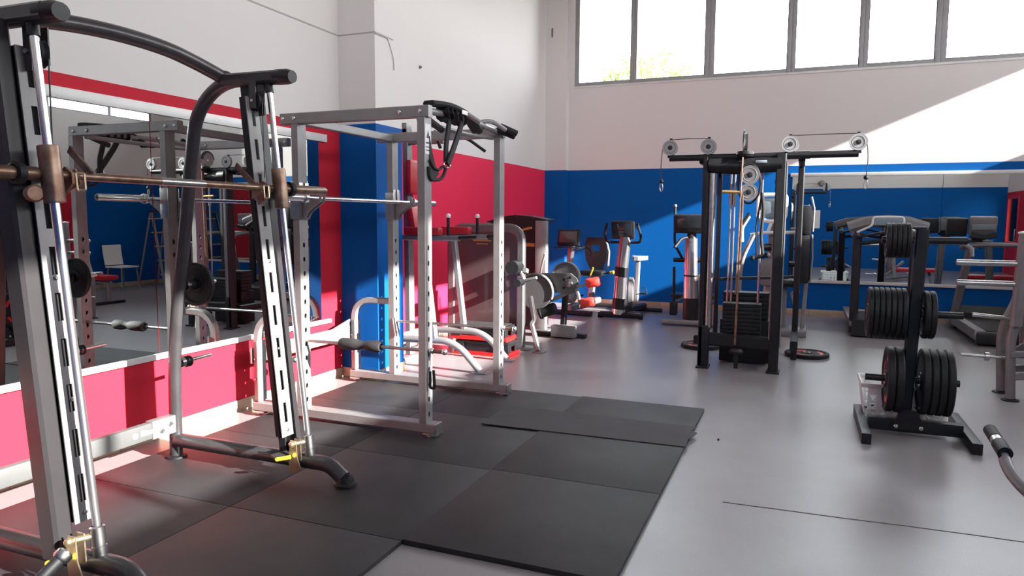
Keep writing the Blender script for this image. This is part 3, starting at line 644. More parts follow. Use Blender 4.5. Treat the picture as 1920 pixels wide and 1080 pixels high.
P('strap_tail', MB().tube(arc_path([(RXR+.04, 4.78, Zt-.01), (RXR+.03, 4.86, Zt-.02), (RXR+.03, 4.93, Zt+.03), (RXR+.03, 4.92, Zt+.08)], .04), .008, 6), 'strap', st_)

# ------------------------------------------------------------------ knee raise and dip station
vk = root('knee_raise_station', 'silver knee raise and dip station with red pads behind the power rack', 'gym machine', (-3.2, 6.35, 0))
VN, VF = 6.02, 6.67
P('mast', MB().bar([(-3.70, 6.35, 0.06), (-3.72, 6.35, 2.34)], .10, .06, (1, 0, 0), .006), 'grey', vk)
P('top_arm', MB().bar([(-3.74, 6.35, 2.22), (-3.30, 6.35, 2.22)], .06, .07, (0, 0, 1)), 'grey', vk)
P('pull_up_bar', MB().tube(arc_path([(-3.12, 5.92, 2.10), (-3.22, 6.0, 2.26), (-3.28, 6.12, 2.27), (-3.28, 6.58, 2.27), (-3.22, 6.70, 2.27), (-3.06, 6.80, 2.14)], .08), .016, 10), 'rubber', vk)
P('mast_head', MB().bx(-3.78, -3.70, 6.30, 6.40, 2.30, 2.40, .005), 'grey', vk)
P('back_pad', MB().box((-3.63, 6.35, 1.86), (.07, .30, .34), None, .03), 'redv', vk)
P('lumbar_pad', MB().box((-3.60, 6.35, 1.42), (.08, .30, .30), Matrix.Rotation(-.2, 3, 'Y'), .03), 'redv', vk)
for y0, e in ((VN, 'n'), (VF, 'f')):
    P('arm_rail', MB().bar([(-3.68, y0, 1.265), (-2.98, y0, 1.265)], .05, .05, (0, 0, 1)), 'grey', vk)
    P('arm_pad', MB().box((-3.36, y0, 1.33), (.38, .10, .075), None, .02), 'redv', vk)
    P('grip', MB().cyl((-3.09, y0, 1.27), (-3.09, y0, 1.46), .015), 'rubber', vk); P('grip_end', MB().ball((-3.09, y0, 1.475), .024), 'white', vk)
    P('dip_handle', MB().cyl((-3.0, y0, 1.27), (-2.80, y0, 1.28), .016), 'rubber', vk)
    P('leg', MB().bar([(-3.36, y0, 1.25), (-3.24, y0, .30)], .05, .065, (0, 1, 0), .006), 'silver', vk)
    P('base_tube', MB().sweep(arc_path([(-3.72, y0, .27), (-3.02, y0, .29), (-2.76, y0, .02)], .20, 8), circle(.036, 14, .034)), 'silver', vk)
    P('foot_plate', MB().bx(-2.83, -2.68, y0-.05, y0+.05, 0, .012, .003), 'silver', vk)
P('rear_beam', MB().bar([(-3.70, VN-.03, .27), (-3.70, VF+.03, .27)], .05, .06, (0, 0, 1)), 'silver', vk)
P('rear_foot', MB().bx(-3.76, -3.64, VN-.05, VF+.05, 0.0, .05, .006), 'silver', vk)
P('step_disc', MB().lathe([(0, 0), (.07, 0), (.07, .012), (.05, .02), (0, .02)], (-3.40, 5.98, .2), (0, 0, 1), 20).cyl((-3.4, 5.98, .21), (-3.4, 6.0, .26), .012), 'silver', vk)
P('arm_crossbar', MB().bar([(-3.66, VN, 1.265), (-3.66, VF, 1.265)], .05, .05, (0, 0, 1)), 'grey', vk)

# aerobic steps
def step(cx, cy_, z0, label, L=.66, Wd=.30):
    r_ = root('aerobic_step', label, 'step', (cx, cy_, z0), 'black and red aerobic steps stacked by the exercise machines')
    P('base', MB().prism([(cx-L/2, cy_, z0), (cx+L/2, cy_, z0), (cx+L/2-.01, cy_, z0+.038), (cx-L/2+.01, cy_, z0+.038)], (0, Wd, 0)), 'redp', r_)
    d_ = MB(); z1 = z0+.039
    d_.bx(cx-L/2+.02, cx+L/2-.02, cy_-Wd/2+.015, cy_+Wd/2-.015, z1+.085, z1+.115, .008)
    for sx_ in (-1, 1):
        xx = cx+sx_*(L/2-.07)
        d_.prism([(xx-.055, cy_-Wd/2+.01, z1), (xx+.055, cy_-Wd/2+.01, z1), (xx+.045, cy_-Wd/2+.02, z1+.1), (xx-.045, cy_-Wd/2+.02, z1+.1)], (0, .03, 0))
        d_.prism([(xx-.055, cy_+Wd/2-.02, z1), (xx+.055, cy_+Wd/2-.02, z1), (xx+.045, cy_+Wd/2-.02, z1+.1), (xx-.045, cy_+Wd/2-.02, z1+.1)], (0, .03, 0))
        d_.bx(cx+sx_*(L/2-.03)-.008, cx+sx_*(L/2-.03)+.008, cy_-Wd/2+.02, cy_-.05, z1, z1+.1, .003); d_.bx(cx+sx_*(L/2-.03)-.008, cx+sx_*(L/2-.03)+.008, cy_+.05, cy_+Wd/2-.02, z1, z1+.1, .003)
    for yy_ in (cy_-Wd/2+.028, cy_+Wd/2-.034): d_.bx(cx-L/2+.03, cx+L/2-.03, yy_, yy_+.006, z1, z1+.1)
    for sx_ in (-1, 1): d_.bx(cx+sx_*(L/2-.03)-.008, cx+sx_*(L/2-.03)+.008, cy_-.06, cy_+.06, z1+.065, z1+.1, .003)
    P('platform', d_, 'blackp', r_)
    P('grip_surface', MB().bx(cx-L/2+.05, cx+L/2-.05, cy_-Wd/2+.03, cy_+Wd/2-.03, z1+.115, z1+.12), 'foam', r_)
step(-3.11, 6.96, 0.0, 'black aerobic step with red base, lowest of the two stacked on the floor')
step(-3.15, 6.96, 0.166, 'black aerobic step with red base, on top of the lower step')

# ------------------------------------------------------------------ leg extension machine with smoked shroud
m1 = root('leg_extension_machine', 'selectorised machine with smoked brown shroud in a rounded silver frame', 'gym machine', (-3.25, 7.6, 0))
def rr_path(x0, x1, z0, z1, y, r, n=7): return arc_path([(x0, y, z0), (x0, y, z1), (x1, y, z1), (x1, y, z0)], r, n)
P('shroud_frame', MB().sweep(rr_path(-3.70, -2.85, .03, 1.35, 7.30, .17), rrect(.10, .07, .02), (0, 1, 0)), 'steelgrey', m1)
P('shroud_frame', MB().sweep(rr_path(-3.72, -3.02, .03, 1.33, 7.58, .17), rrect(.08, .06, .02), (0, 1, 0)), 'steelgrey', m1)
pn = MB(); pth = rr_path(-3.68, -2.87, .10, 1.33, 7.29, .15, 6); pn.prism([tuple(p) for p in pth], (0, .02, 0)); P('shroud_panel', pn, 'shroud', m1)
pn = MB(); pth = rr_path(-3.70, -3.04, .10, 1.31, 7.57, .15, 6); pn.prism([tuple(p) for p in pth], (0, .02, 0)); P('shroud_panel', pn, 'shroud', m1)
P('gold_badge', MB().bx(-3.42, -3.20, 7.272, 7.279, 1.20, 1.215).bx(-3.38, -3.24, 7.272, 7.279, 1.165, 1.178), 'gold', m1)
for k in range(12):
    P('weight', MB().bx(-3.42, -3.08, 7.36, 7.52, .18+k*.045, .22+k*.045, .003), 'black', m1)
P('guide_rod', MB().cyl((-3.34, 7.44, .1), (-3.34, 7.44, 1.3), .012).cyl((-3.16, 7.44, .1), (-3.16, 7.44, 1.3), .012), 'chrome', m1, kind='stuff')
P('base', MB().bx(-3.74, -2.74, 7.27, 7.66, 0.0, .035, .01), 'silver', m1)
P('roller_pad', MB().cyl((-2.85, 7.02, .93), (-2.87, 7.24, .93), .074, seg=24), 'rubber', m1)
P('roller_pad', MB().cyl((-2.79, 7.02, .77), (-2.81, 7.22, .77), .042, seg=20), 'rubber', m1)
P('pad_arm', MB().bar([(-2.84, 7.22, .93), (-2.78, 7.22, .79), (-2.64, 7.22, .82)], .03, .05, (0, 1, 0)).bar([(-2.78, 7.22, .90), (-2.78, 7.30, .88)], .04, .05), 'silver', m1)
P('front_leg', MB().bar(arc_path([(-2.76, 7.35, .60), (-2.70, 7.33, .34), (-2.72, 7.3, .30), (-2.62, 7.25, .02)], .05, 4), .05, .05, (0, 1, 0), .01), 'silver', m1)
P('foot', MB().bx(-2.67, -2.55, 7.19, 7.31, 0, .012, .003), 'grey', m1)

# ------------------------------------------------------------------ leg curl machine (black tower with gold stripes)
m2 = root('leg_curl_machine', 'black leg curl machine with gold stripes, grey cams and bright red ankle rollers', 'gym machine', (-2.95, 8.6, 0))
P('tower', MB().prism([(-3.86, 8.9, .03), (-3.14, 8.9, .03), (-3.14, 8.9, 1.44), (-3.30, 8.9, 1.475), (-3.50, 8.9, 1.485), (-3.70, 8.9, 1.46), (-3.86, 8.9, 1.42)], (0, .34, 0)), 'blackp', m2)
P('tower_cap', MB().sweep([(-3.90, 8.9, 1.40), (-3.70, 8.9, 1.465), (-3.50, 8.9, 1.49), (-3.30, 8.9, 1.475), (-3.06, 8.9, 1.43)], rrect(.35, .03, .006), (0, 0, 1)), 'blackp', m2)
P('tower_post', MB().bx(-3.20, -3.05, 8.68, 8.78, 0.0, 1.43, .012), 'silver', m2); P('tower_post', MB().bx(-3.92, -3.84, 8.68, 8.78, 0.0, 1.40, .012), 'silver', m2)
def arcpts(cx, cz, r, a0, a1, y, n=10): return [(cx+r*math.cos(math.radians(a0+(a1-a0)*k/n)), y, cz+r*math.sin(math.radians(a0+(a1-a0)*k/n))) for k in range(n+1)]
P('gold_stripe', MB().sweep(arcpts(-3.21, .82, .52, 95, 150, 8.72), rrect(.030, .006, .001), (0, 1, 0)), 'gold', m2)
P('gold_stripe', MB().sweep([(-3.66, 8.72, 1.18), (-3.45, 8.72, 1.12), (-3.22, 8.72, 1.115)], rrect(.045, .006, .001), (0, 1, 0)), 'gold', m2)
P('maker_lettering', MB().bx(-3.50, -3.38, 8.722, 8.728, 1.245, 1.265), 'gold', m2)
P('foot', MB().bx(-3.22, -3.0, 8.64, 8.82, 0, .015, .004), 'grey', m2)
y0 = 8.3
P('cam_disc', MB().lathe([(0, -.02), (.205, -.02), (.213, -.012), (.213, .012), (.205, .02), (0, .02)], (-3.00, y0-.12, .56), (0, 1, 0), 36), 'steelgrey', m2)
P('cam_rim', MB().sweep(arcpts(-3.00, .56, .225, -20, 130, y0-.12, 14), rrect(.02, .07, .005), (0, 1, 0)), 'silver', m2)
P('cam_axle', MB().cyl((-3.0, y0-.12, .56), (-3.0, y0+.02, .56), .04), 'silver', m2)
P('link_plate', MB().prism([(-2.95, y0-.04, .79), (-2.58, y0-.04, .80), (-2.50, y0-.04, .74), (-2.47, y0-.04, .66), (-2.50, y0-.04, .58), (-2.58, y0-.04, .54), (-2.95, y0-.04, .57)], (0, .03, 0)), 'steelgrey', m2)
P('hub', MB().lathe([(0, .05), (.035, .04), (.045, 0), (0, 0)], (-2.59, y0-.055, .67), (0, -1, 0), 16), 'chrome', m2)
P('hub_slot', MB().cyl((-2.66, y0-.056, .72), (-2.66, y0-.06, .72), .018).cyl((-2.66, y0-.056, .62), (-2.66, y0-.06, .62), .018).cyl((-2.58, y0-.056, .75), (-2.58, y0-.06, .75), .015), 'blackp', m2, kind='stuff')
P('upper_disc', MB().lathe([(0, -.025), (.15, -.025), (.16, -.015), (.16, .015), (.15, .025), (0, .025)], (-2.66, y0+.03, .76), (0, 1, 0), 32), 'steelgrey', m2)
P('disc_rim', MB().lathe([(.158, -.03), (.175, -.03), (.175, .03), (.158, .03), (.158, -.03)], (-2.66, y0+.03, .76), (0, 1, 0), 32), 'silver', m2)
P('counterweight', MB().lathe([(0, 0), (.085, 0), (.09, .01), (.09, .03), (.075, .035), (.075, .20), (.06, .22), (0, .22)], (-2.98, y0-.04, .30), (.85, .1, .25), 24), 'rubber', m2)
P('arm', MB().bar([(-2.95, y0, .40), (-2.62, y0, .56)], .05, .05, (0, 1, 0)).bar([(-2.49, y0-.05, .64), (-2.32, y0-.05, .69)], .03, .05, (0, 1, 0)).bar([(-2.50, y0-.05, .62), (-2.45, y0-.05, .44), (-2.40, y0-.05, .42)], .035, .045, (0, 1, 0)), 'silver', m2)
for (x_, z_) in ((-2.30, .695), (-2.36, .45)):
    P('ankle_roller', MB().lathe([(.02, 0), (.05, .004), (.058, .02), (.055, .07), (.058, .10), (.058, .15), (.045, .17), (.02, .17)], (x_-.08, y0-.06, z_-.01), (.95, .12, .18), 20), 'redfoam', m2)
P('leg', MB().bar([(-2.66, y0+.03, .62), (-2.70, y0+.05, .03)], .06, .09, (0, 1, 0)), 'black', m2)
P('base', MB().bx(-3.10, -2.40, y0, y0+.1, 0, .05, .008), 'black', m2)
P('tread_box', MB().bx(-2.80, -2.50, y0-.12, y0+.0, .02, .16, .008), 'silver', m2)
P('handle_rod', MB().tube(arc_path([(-3.12, 8.62, .62), (-3.05, 8.5, .82), (-2.98, 8.45, 1.02)], .1), .014, 8), 'silver', m2)
P('seat', MB().box((-2.95, 8.62, .62), (.36, .34, .08), None, .03), 'redv', m2)

# ------------------------------------------------------------------ recumbent bike
rb = root('recumbent_bike', 'recumbent exercise bike with maroon-black console in the corner by the blue wall', 'exercise bike', (-3.2, 10.4, 0))
yb = 10.2
P('front_foot', MB().bar([(-3.55, yb, .05), (-2.85, yb, .05)], .09, .07, (0, 0, 1), .02), 'blackp', rb)
P('frame_beam', MB().bar([(-3.22, yb, .12), (-3.05, yb+1.1, .14)], .10, .10, (0, 0, 1), .02), 'grey', rb)
P('rear_foot', MB().bar([(-3.35, yb+1.1, .05), (-2.75, yb+1.1, .05)], .08, .07, (0, 0, 1), .02), 'blackp', rb)
P('drive_housing', MB().lathe([(0, -.07), (.20, -.07), (.24, -.04), (.24, .04), (.20, .07), (0, .07)], (-3.21, yb+.12, .42), (1, .1, 0), 28), 'silver', rb)
P('console_stem', MB().sweep([(-3.22, yb, .55), (-3.20, yb, .80), (-3.17, yb-.02, 1.08)], circle(.052, 14, .045)), 'chrome', rb)
P('console', MB().box((-3.20, yb-.06, 1.18), (.34, .07, .25), Matrix.Rotation(-.25, 3, 'X'), .02), 'blackp', rb)
P('screen', MB().box((-3.20, yb-.103, 1.19), (.27, .01, .17), Matrix.Rotation(-.25, 3, 'X'), .004), 'shroud', rb)
P('console_tray', MB().bx(-3.42, -3.02, yb-.12, yb-.02, 1.025, 1.045, .006), 'blackp', rb)
P('handlebar', MB().tube(arc_path([(-3.10, yb, 1.0), (-2.96, yb+.05, 1.05), (-2.93, yb+.2, .95), (-2.98, yb+.3, .86)], .06), .014, 8), 'blackp', rb)
sb = MB(); a_, b_ = Vector((1, 0, 0)), Vector((0, -.15, 1)).normalized(); c_ = Vector((-3.0, yb+.72, .92))
outl = [(-.10, -.26), (.10, -.26), (.17, -.10), (.185, .12), (.14, .25), (-.14, .25), (-.185, .12), (-.17, -.10)]
inn = [(-.03, .02), (.03, .02), (.065, .06), (.07, .10), (.05, .13), (-.05, .13), (-.07, .10), (-.065, .06)]
nn = b_.cross(a_)*.05
vs = [[sb._v(c_+a_*p[0]+b_*p[1]+nn*o_) for p in L_] for L_, o_ in ((outl, 0), (inn, 0), (outl, 1), (inn, 1))]
for k in range(8):
    q_ = (k+1) % 8
    sb.bm.faces.new((vs[0][k], vs[0][q_], vs[1][q_], vs[1][k])); sb.bm.faces.new((vs[2][q_], vs[2][k], vs[3][k], vs[3][q_]))
    sb.bm.faces.new((vs[0][q_], vs[0][k], vs[2][k], vs[2][q_])); sb.bm.faces.new((vs[1][k], vs[1][q_], vs[3][q_], vs[3][k]))
P('seat_back', sb, 'blackp', rb)
P('seat_back_shell', MB().sweep([(-2.82, yb+.78, .68), (-2.80, yb+.76, .95), (-2.85, yb+.72, 1.15)], circle(.02, 8)), 'silver', rb)
P('seat', MB().box((-3.0, yb+.55, .62), (.38, .36, .08), None, .035), 'blackp', rb)
P('side_handle', MB().cyl((-2.80, yb+.5, .62), (-2.64, yb+.45, .65), .014), 'blackp', rb); P('side_handle_tip', MB().cyl((-2.70, yb+.47, .64), (-2.64, yb+.45, .65), .024), 'yellow', rb)
P('adjust_lever', MB().cyl((-2.98, yb+.35, .60), (-2.93, yb+.33, .72), .014).cyl((-3.02, yb+.36, .52), (-2.86, yb+.36, .51), .014), 'yellow', rb)
P('seat_post', MB().bar([(-3.0, yb+.6, .6), (-3.05, yb+.62, .16)], .10, .08, (0, 1, 0), .02), 'grey', rb)
for s_ in (-1, 1):
    pdl = P('crank', MB().cyl((-3.21+s_*.08, yb+.12, .42), (-3.21+s_*.12, yb+.12-s_*.12, .42-s_*.10), .012), 'steel', rb)
    P('pedal', MB().box((-3.21+s_*.17, yb+.12-s_*.12, .42-s_*.10), (.10, .08, .03), None, .008), 'blackp', pdl)

# ------------------------------------------------------------------ upright bike
ub = root('upright_bike', 'upright exercise bike with silver column standing against the blue wall', 'exercise bike', (-2.42, 10.6, 0))
xb_, y0 = -2.45, 10.3
P('front_foot', MB().bar([(-2.74, y0-.02, .05), (-2.12, y0-.02, .05)], .10, .075, (0, 0, 1), .02), 'blackp', ub); 
P('foot_wheel', MB().cyl((-2.76, y0-.05, .04), (-2.70, y0-.05, .04), .04).cyl((-2.15, y0-.05, .04), (-2.10, y0-.05, .04), .04), 'rubber', ub, kind='stuff')
P('rear_foot', MB().bar([(-2.62, y0+.85, .04), (-1.98, y0+.85, .04)], .08, .06, (0, 0, 1), .02), 'blackp', ub)
P('column', MB().sweep([(xb_-.02, y0, .06), (xb_, y0, .4), (xb_+.02, y0, .75), (xb_+.06, y0, 1.20)], circle(.098, 18, .085), scale=[1, .97, .95, .88]), 'chrome', ub)
P('column_band', MB().cyl((xb_+.008, y0, .62), (xb_+.022, y0, .76), .104, .101, 18), 'blackp', ub); P('column_band', MB().cyl((xb_-.015, y0, .14), (xb_-.005, y0, .30), .106, .105, 18), 'blackp', ub)
P('column_fairing', MB().sweep([(xb_-.012, y0-.012, .30), (xb_+.008, y0-.012, .60)], circle(.085, 14, .07)), 'silver', ub)
P('drive_housing', MB().lathe([(0, -.05), (.20, -.05), (.24, -.03), (.24, .03), (.20, .05), (0, .05)], (xb_+.09, y0+.30, .35), (1, 0.2, 0), 28), 'grey', ub)
P('console', MB().box((xb_+.03, y0-.02, 1.30), (.34, .09, .27), Matrix.Rotation(.2, 3, 'X'), .03), 'blackp', ub)
P('screen', MB().box((xb_+.03, y0-.073, 1.31), (.28, .01, .20), Matrix.Rotation(.2, 3, 'X'), .003), 'screen', ub)
for s_ in (-1, 1):
    P('handlebar', MB().tube(arc_path([(xb_+.05+s_*.08, y0, 1.12), (xb_+.04+s_*.25, y0-.03, 1.12), (xb_+.04+s_*.27, y0-.1, 1.22), (xb_+.04+s_*.22, y0-.15, 1.40)], .06), .020, 10), 'rubber', ub)
P('seat_post', MB().bar([(xb_+.11, y0+.60, .12), (xb_+.12, y0+.64, .84)], .07, .06, (0, 1, 0), .015), 'silver', ub)
P('seat', MB().prism([(xb_+.0, y0+.8, .86), (xb_+.24, y0+.8, .86), (xb_+.21, y0+.62, .86), (xb_+.15, y0+.48, .86), (xb_+.09, y0+.48, .86), (xb_+.03, y0+.62, .86)], (0, 0, .06)), 'pgrey', ub)
P('frame_beam', MB().bar([(xb_+.02, y0+.05, .12), (xb_+.18, y0+.85, .10)], .10, .09, (0, 0, 1), .02), 'blackp', ub)
for s_ in (-1, 1):
    c0 = Vector((xb_+.09+s_*.09, y0+.28, .34)); c1 = c0+Vector((s_*.06, -.04*s_, .0+.02))
    k_ = P('crank', MB().cyl(c0, c1, .016), 'chrome', ub)
    P('pedal', MB().box(c1+Vector((s_*.06, 0, 0)), (.10, .09, .03), None, .01), 'blackp', k_); P('toe_strap', MB().tube([c1+Vector((s_*.06+.045*math.cos(t), 0, .01+.075*abs(math.sin(t)))) for t in [PI*j/8 for j in range(9)]], .006, 6), 'blackp', k_)

# ------------------------------------------------------------------ elliptical trainer
el = root('elliptical_trainer', 'elliptical trainer with silver column and black swing poles left of the cable tower', 'elliptical', (-1.4, 10.3, 0))
xe, y0 = -1.40, 10.0
P('front_foot', MB().bar([(-1.75, y0-.10, .05), (-1.0, y0-.10, .05)], .14, .07, (0, 0, 1), .02), 'silver', el)
P('column', MB().sweep([(xe+.02, y0, .06), (xe+.01, y0, .5), (xe, y0, .9), (xe, y0, 1.20)], circle(.098, 18, .085), scale=[1.05, 1, .95, .85]), 'chrome', el)
P('column_base', MB().cyl((xe+.02, y0, .06), (xe+.012, y0, .38), .108, .104, 18), 'blackp', el); P('column_ring', MB().cyl((xe+.005, y0, .68), (xe+.005, y0, .70), .101), 'blackp', el)
P('console', MB().box((xe-.02, y0-.04, 1.40), (.44, .10, .26), Matrix.Rotation(.15, 3, 'X'), .03), 'blackp', el)
P('screen', MB().box((xe-.02, y0-.098, 1.42), (.34, .01, .16), Matrix.Rotation(.15, 3, 'X'), .003), 'screen', el)
P('fixed_handle', MB().tube(arc_path([(xe, y0, 1.22), (xe-.12, y0-.1, 1.20), (xe-.19, y0-.22, 1.08)], .05), .022, 10), 'rubber', el)
P('neck', MB().cyl((xe, y0, 1.15), (xe, y0, 1.34), .075, .05, 14), 'blackp', el)
for s_ in (-1, 1):
    xx = xe+s_*.24
    pl = P('swing_pole', MB().tube(arc_path([(xx, y0+.05, 1.64), (xx-.01*s_, y0, 1.12), (xx-s_*.12, y0+.02, .92)], .08), .018, 10), 'rubber', el)
    P('pole_tip', MB().ball((xx, y0+.05, 1.645), .024), 'silver', pl)
    P('swing_link', MB().bar([(xx-.01*s_, y0+.03, .80), (xx-.01*s_, y0+.08, .30)], .035, .05, (0, 1, 0)), 'blackp', el)
    P('pivot', MB().cyl((xe, y0+.02, .90), (xx, y0+.02, .90), .03), 'blackp', el)
    fp = P('foot_arm', MB().bar([(xx-.01, y0+.1, .28), (xx-.01, y0+.95, .30)], .05, .06, (0, 0, 1)), 'grey', el); P('foot_pad', MB().box((xx-.01, y0+.55, .36), (.16, .36, .05), None, .015), 'blackp', fp)
    P('link_foot', MB().box((xx-.01*s_, y0+.08, .22), (.10, .12, .20), None, .02), 'blackp', el)
P('drive_housing', MB().lathe([(0, -.10), (.24, -.10), (.28, -.06), (.28, .06), (.24, .10), (0, .10)], (xe+.04, y0+1.1, .36), (1, 0, 0), 28), 'grey', el)
P('frame_beam', MB().bar([(xe+.02, y0, .10), (xe+.02, y0+1.25, .10)], .12, .10, (0, 0, 1), .02), 'grey', el)

# ------------------------------------------------------------------ cable tower
ct_ = root('cable_tower', 'black cable pulley tower with round grey pulleys on its wide crossbar', 'gym machine', (-.5, 7.8, 0))
YT, YT2 = 7.18, 8.72
for x0 in (-.86, -.205):
    if x0 > -.5: P('front_post', MB().bar([(x0+.0, YT, .005), (x0, YT, 2.07)], .09, .11, (0, 1, 0), .01), 'black', ct_)
    else: P('front_post', MB().bar([(-.888, YT, .005), (-.888, YT, 2.07)], .045, .11, (0, 1, 0), .008).bar([(-.765, YT+.12, .3), (-.765, YT+.12, 2.0)], .04, .06, (0, 1, 0), .008).bx(-.91, -.81, YT-.055, YT+.055, .005, .42, .01), 'black', ct_)
    P('post_foot', MB().bx(x0-.06, x0+.06, YT-.09, YT+.09, 0, .02, .005), 'black', ct_)
for x0 in (-.93, -.03):
    P('rear_post', MB().bar([(x0, 7.95, .005), (x0, 7.95, 2.07)], .06, .08, (0, 1, 0), .01), 'black', ct_)
    P('side_beam', MB().bar([(x0, YT+.05, .26), (x0, 7.95, .26)], .07, .09, (0, 0, 1)), 'black', ct_)
    P('top_side_beam', MB().bar([(x0, YT+.05, 2.03), (x0, 7.95, 2.03)], .06, .07, (0, 0, 1)), 'black', ct_)
P('bright_tube', MB().cyl((-.825, YT+.0, .40), (-.825, YT+.0, 1.90), .038, seg=18), 'steel', ct_, 'pale silver tube inside the left post')
P('bright_edge', MB().cyl((-.245, YT-.03, .30), (-.245, YT-.03, 1.30), .014, seg=10), 'silver', ct_)
P('side_strip', MB().bx(-.158, -.148, YT-.05, YT+.05, .25, 2.0, .002), 'grey', ct_)
P('top_beam', MB().tube([(-.86, YT, 1.98), (-.60, YT, 1.96), (-.20, YT, 1.98)], .075, 16), 'black', ct_)
P('badge', MB().bx(-.43, -.33, YT-.082, YT-.076, 1.985, 2.01, .002), 'lcd', ct_)
P('crossbar', MB().cyl((-1.24, YT, 2.055), (.44, YT, 2.055), .032, seg=16), 'black', ct_)
P('crossbar_sleeve', MB().cyl((-.16, YT, 2.055), (.04, YT, 2.055), .037), 'blackp', ct_)
def pulley(c_, r_, axis=(0, 1, 0), col='grey'):
    k_ = P('pulley', MB().lathe([(.012, -.016), (r_, -.018), (r_, -.012), (r_*.90, 0), (r_, .012), (r_, .018), (.012, .016), (.012, -.016)], c_, axis, 28), col, ct_)
    ax_ = Vector(axis); P('hub_cap', MB().lathe([(0, .026), (r_*.28, .022), (r_*.32, .014), (0, .014)], Vector(c_), -ax_, 14), 'blackp', k_)
    P('rim_ring', MB().lathe([(r_*.62, .0165), (r_*.70, .019), (r_*.78, .0165)], Vector(c_), -ax_, 24), 'grey', k_)
    return k_
for x_ in (-1.235, -.87, -.135, .435):
    k_ = pulley((x_, YT-.01, 2.155), .075, col='pgrey' if 'pgrey' in M else 'grey')
    P('pulley_bracket', MB().prism([(x_-.03, YT+.022, 2.06), (x_+.03, YT+.022, 2.06), (x_+.012, YT+.022, 2.25), (x_-.012, YT+.022, 2.25)], (0, .008, 0)), 'black', k_)
P('cable', MB().tube([(-1.235, YT-.01, 2.232), (-1.05, YT-.01, 2.238), (-.87, YT-.01, 2.232)], .004, 6), 'cable', ct_)
P('cable', MB().tube([(-.135, YT-.01, 2.232), (.15, YT-.01, 2.236), (.435, YT-.01, 2.232)], .004, 6), 'cable', ct_)
for x_, s_, zl in ((-1.315, -1, 1.83), (.51, 1, 1.84)):
    P('hanging_cable', MB().tube(arc_path([(x_-s_*.01, YT-.01, 2.18), (x_+s_*.01, YT-.01, 2.02), (x_+.0, YT-.01, zl)], .1), .004, 6), 'cable', ct_)
    P('cable_ball', MB().ball((x_, YT-.01, zl), .022, 10), 'rubber', ct_)
    P('snap_hook', MB().tube([(x_+.014*math.cos(t), YT-.01, zl-.06+.04*math.sin(t)) for t in [2*PI*j/12 for j in range(12)]], .005, 6, True), 'steel', ct_)
pc_ = P('high_pulley', MB().lathe([(.012, -.016), (.085, -.018), (.078, 0), (.085, .018), (.012, .016), (.012, -.016)], (-.535, YT, 2.19), (1, .15, 0), 28), 'silver', ct_)
P('pulley_guard', MB().sweep(arcpts(0, 0, .095, 20, 160, 0) and [(-.545, YT-.095*math.cos(math.radians(t)), 2.19+.095*math.sin(math.radians(t))) for t in range(0, 181, 20)], rrect(.04, .008, .002), (1, 0, 0)), 'blackp', pc_)
P('pulley_mount', MB().lathe([(0, 0), (.07, 0), (.085, .02), (.07, .05), (0, .055)], (-.53, YT-.02, 2.05), (0, 0, 1), 18), 'black', ct_)
P('centre_column', MB().bar([(-.545, YT-.09, 2.04), (-.565, YT-.09, .75)], .012, .045, (0, 1, 0), .002), 'rust', ct_, 'flat reddish column in the middle of the tower')
pulley((-.475, YT-.09, 1.875), .088); pulley((-.48, YT-.09, 1.715), .082)
P('pulley_strap', MB().tube([(-.48+.10*math.cos(t), YT-.075, 1.795+.185*math.sin(t)) for t in [2*PI*j/20 for j in range(20)]], .010, 6, True), 'black', ct_)
for x_ in (-.665, -.63, -.375):
    P('guide_rod', MB().cyl((x_-.0, YT+.18, .62), (x_, YT+.18, 1.96), .0105, seg=12), 'steel', ct_)
    P('rod_collar', MB().cyl((x_, YT+.18, 1.60), (x_, YT+.18, 1.72), .018), 'steel', ct_)
P('low_cable', MB().cyl((-.555, YT-.10, .26), (-.53, YT-.10, 1.68), .011, seg=8), 'bronze', ct_)
P('selector_pin', MB().cyl((-.72, YT-.10, 1.72), (-.56, YT-.10, 1.715), .014), 'yellowd' if 'yellowd' in M else 'gold', ct_)
for k in range(9):
    P('weight', MB().bx(-.70, -.34, YT+.10, YT+.28, .30+k*.038, .334+k*.038, .003), 'black', ct_)
for k in range(6):
    P('weight', MB().bx(-.72, -.28, YT+.34, YT+.54, .46+k*.045, .50+k*.045, .003), 'black', ct_)
P('stack_frame', MB().bx(-.74, -.26, YT+.32, YT+.56, .02, .45, .004).bx(-.76, -.30, YT+.08, YT+.30, .24, .295, .004), 'black', ct_)
P('low_beam', MB().bar([(-.86, YT, .29), (-.20, YT, .27)], .09, .13, (0, 0, 1), .02), 'black', ct_)
P('low_pulley', MB().lathe([(0, 0), (.06, .005), (.07, .03), (.055, .055), (0, .06)], (-.54, YT-.10, .17), (0, 0, 1), 18).bx(-.56, -.52, YT-.11, YT-.07, .03, .18, .004), 'black', ct_)
P('mid_brace', MB().bar([(-.80, YT+.1, .87), (-.03, 7.95, .87)], .03, .03), 'black', ct_)
P('rope_handle', MB().tube(arc_path([(-.36, YT-.10, 1.71), (-.34, YT-.11, 1.55), (-.355, YT-.11, 1.30), (-.33, YT-.11, 1.12)], .05), .014, 8).tube(arc_path([(-.36, YT-.10, 1.71), (-.40, YT-.11, 1.40), (-.385, YT-.11, 1.12)], .05), .010, 8), 'strap', ct_)
P('grip_bar', MB().cyl((-.42, YT-.11, 1.10), (-.29, YT-.11, 1.13), .018).ball((-.29, YT-.11, 1.13), .026, 8).ball((-.42, YT-.11, 1.10), .026, 8), 'rubber', ct_)
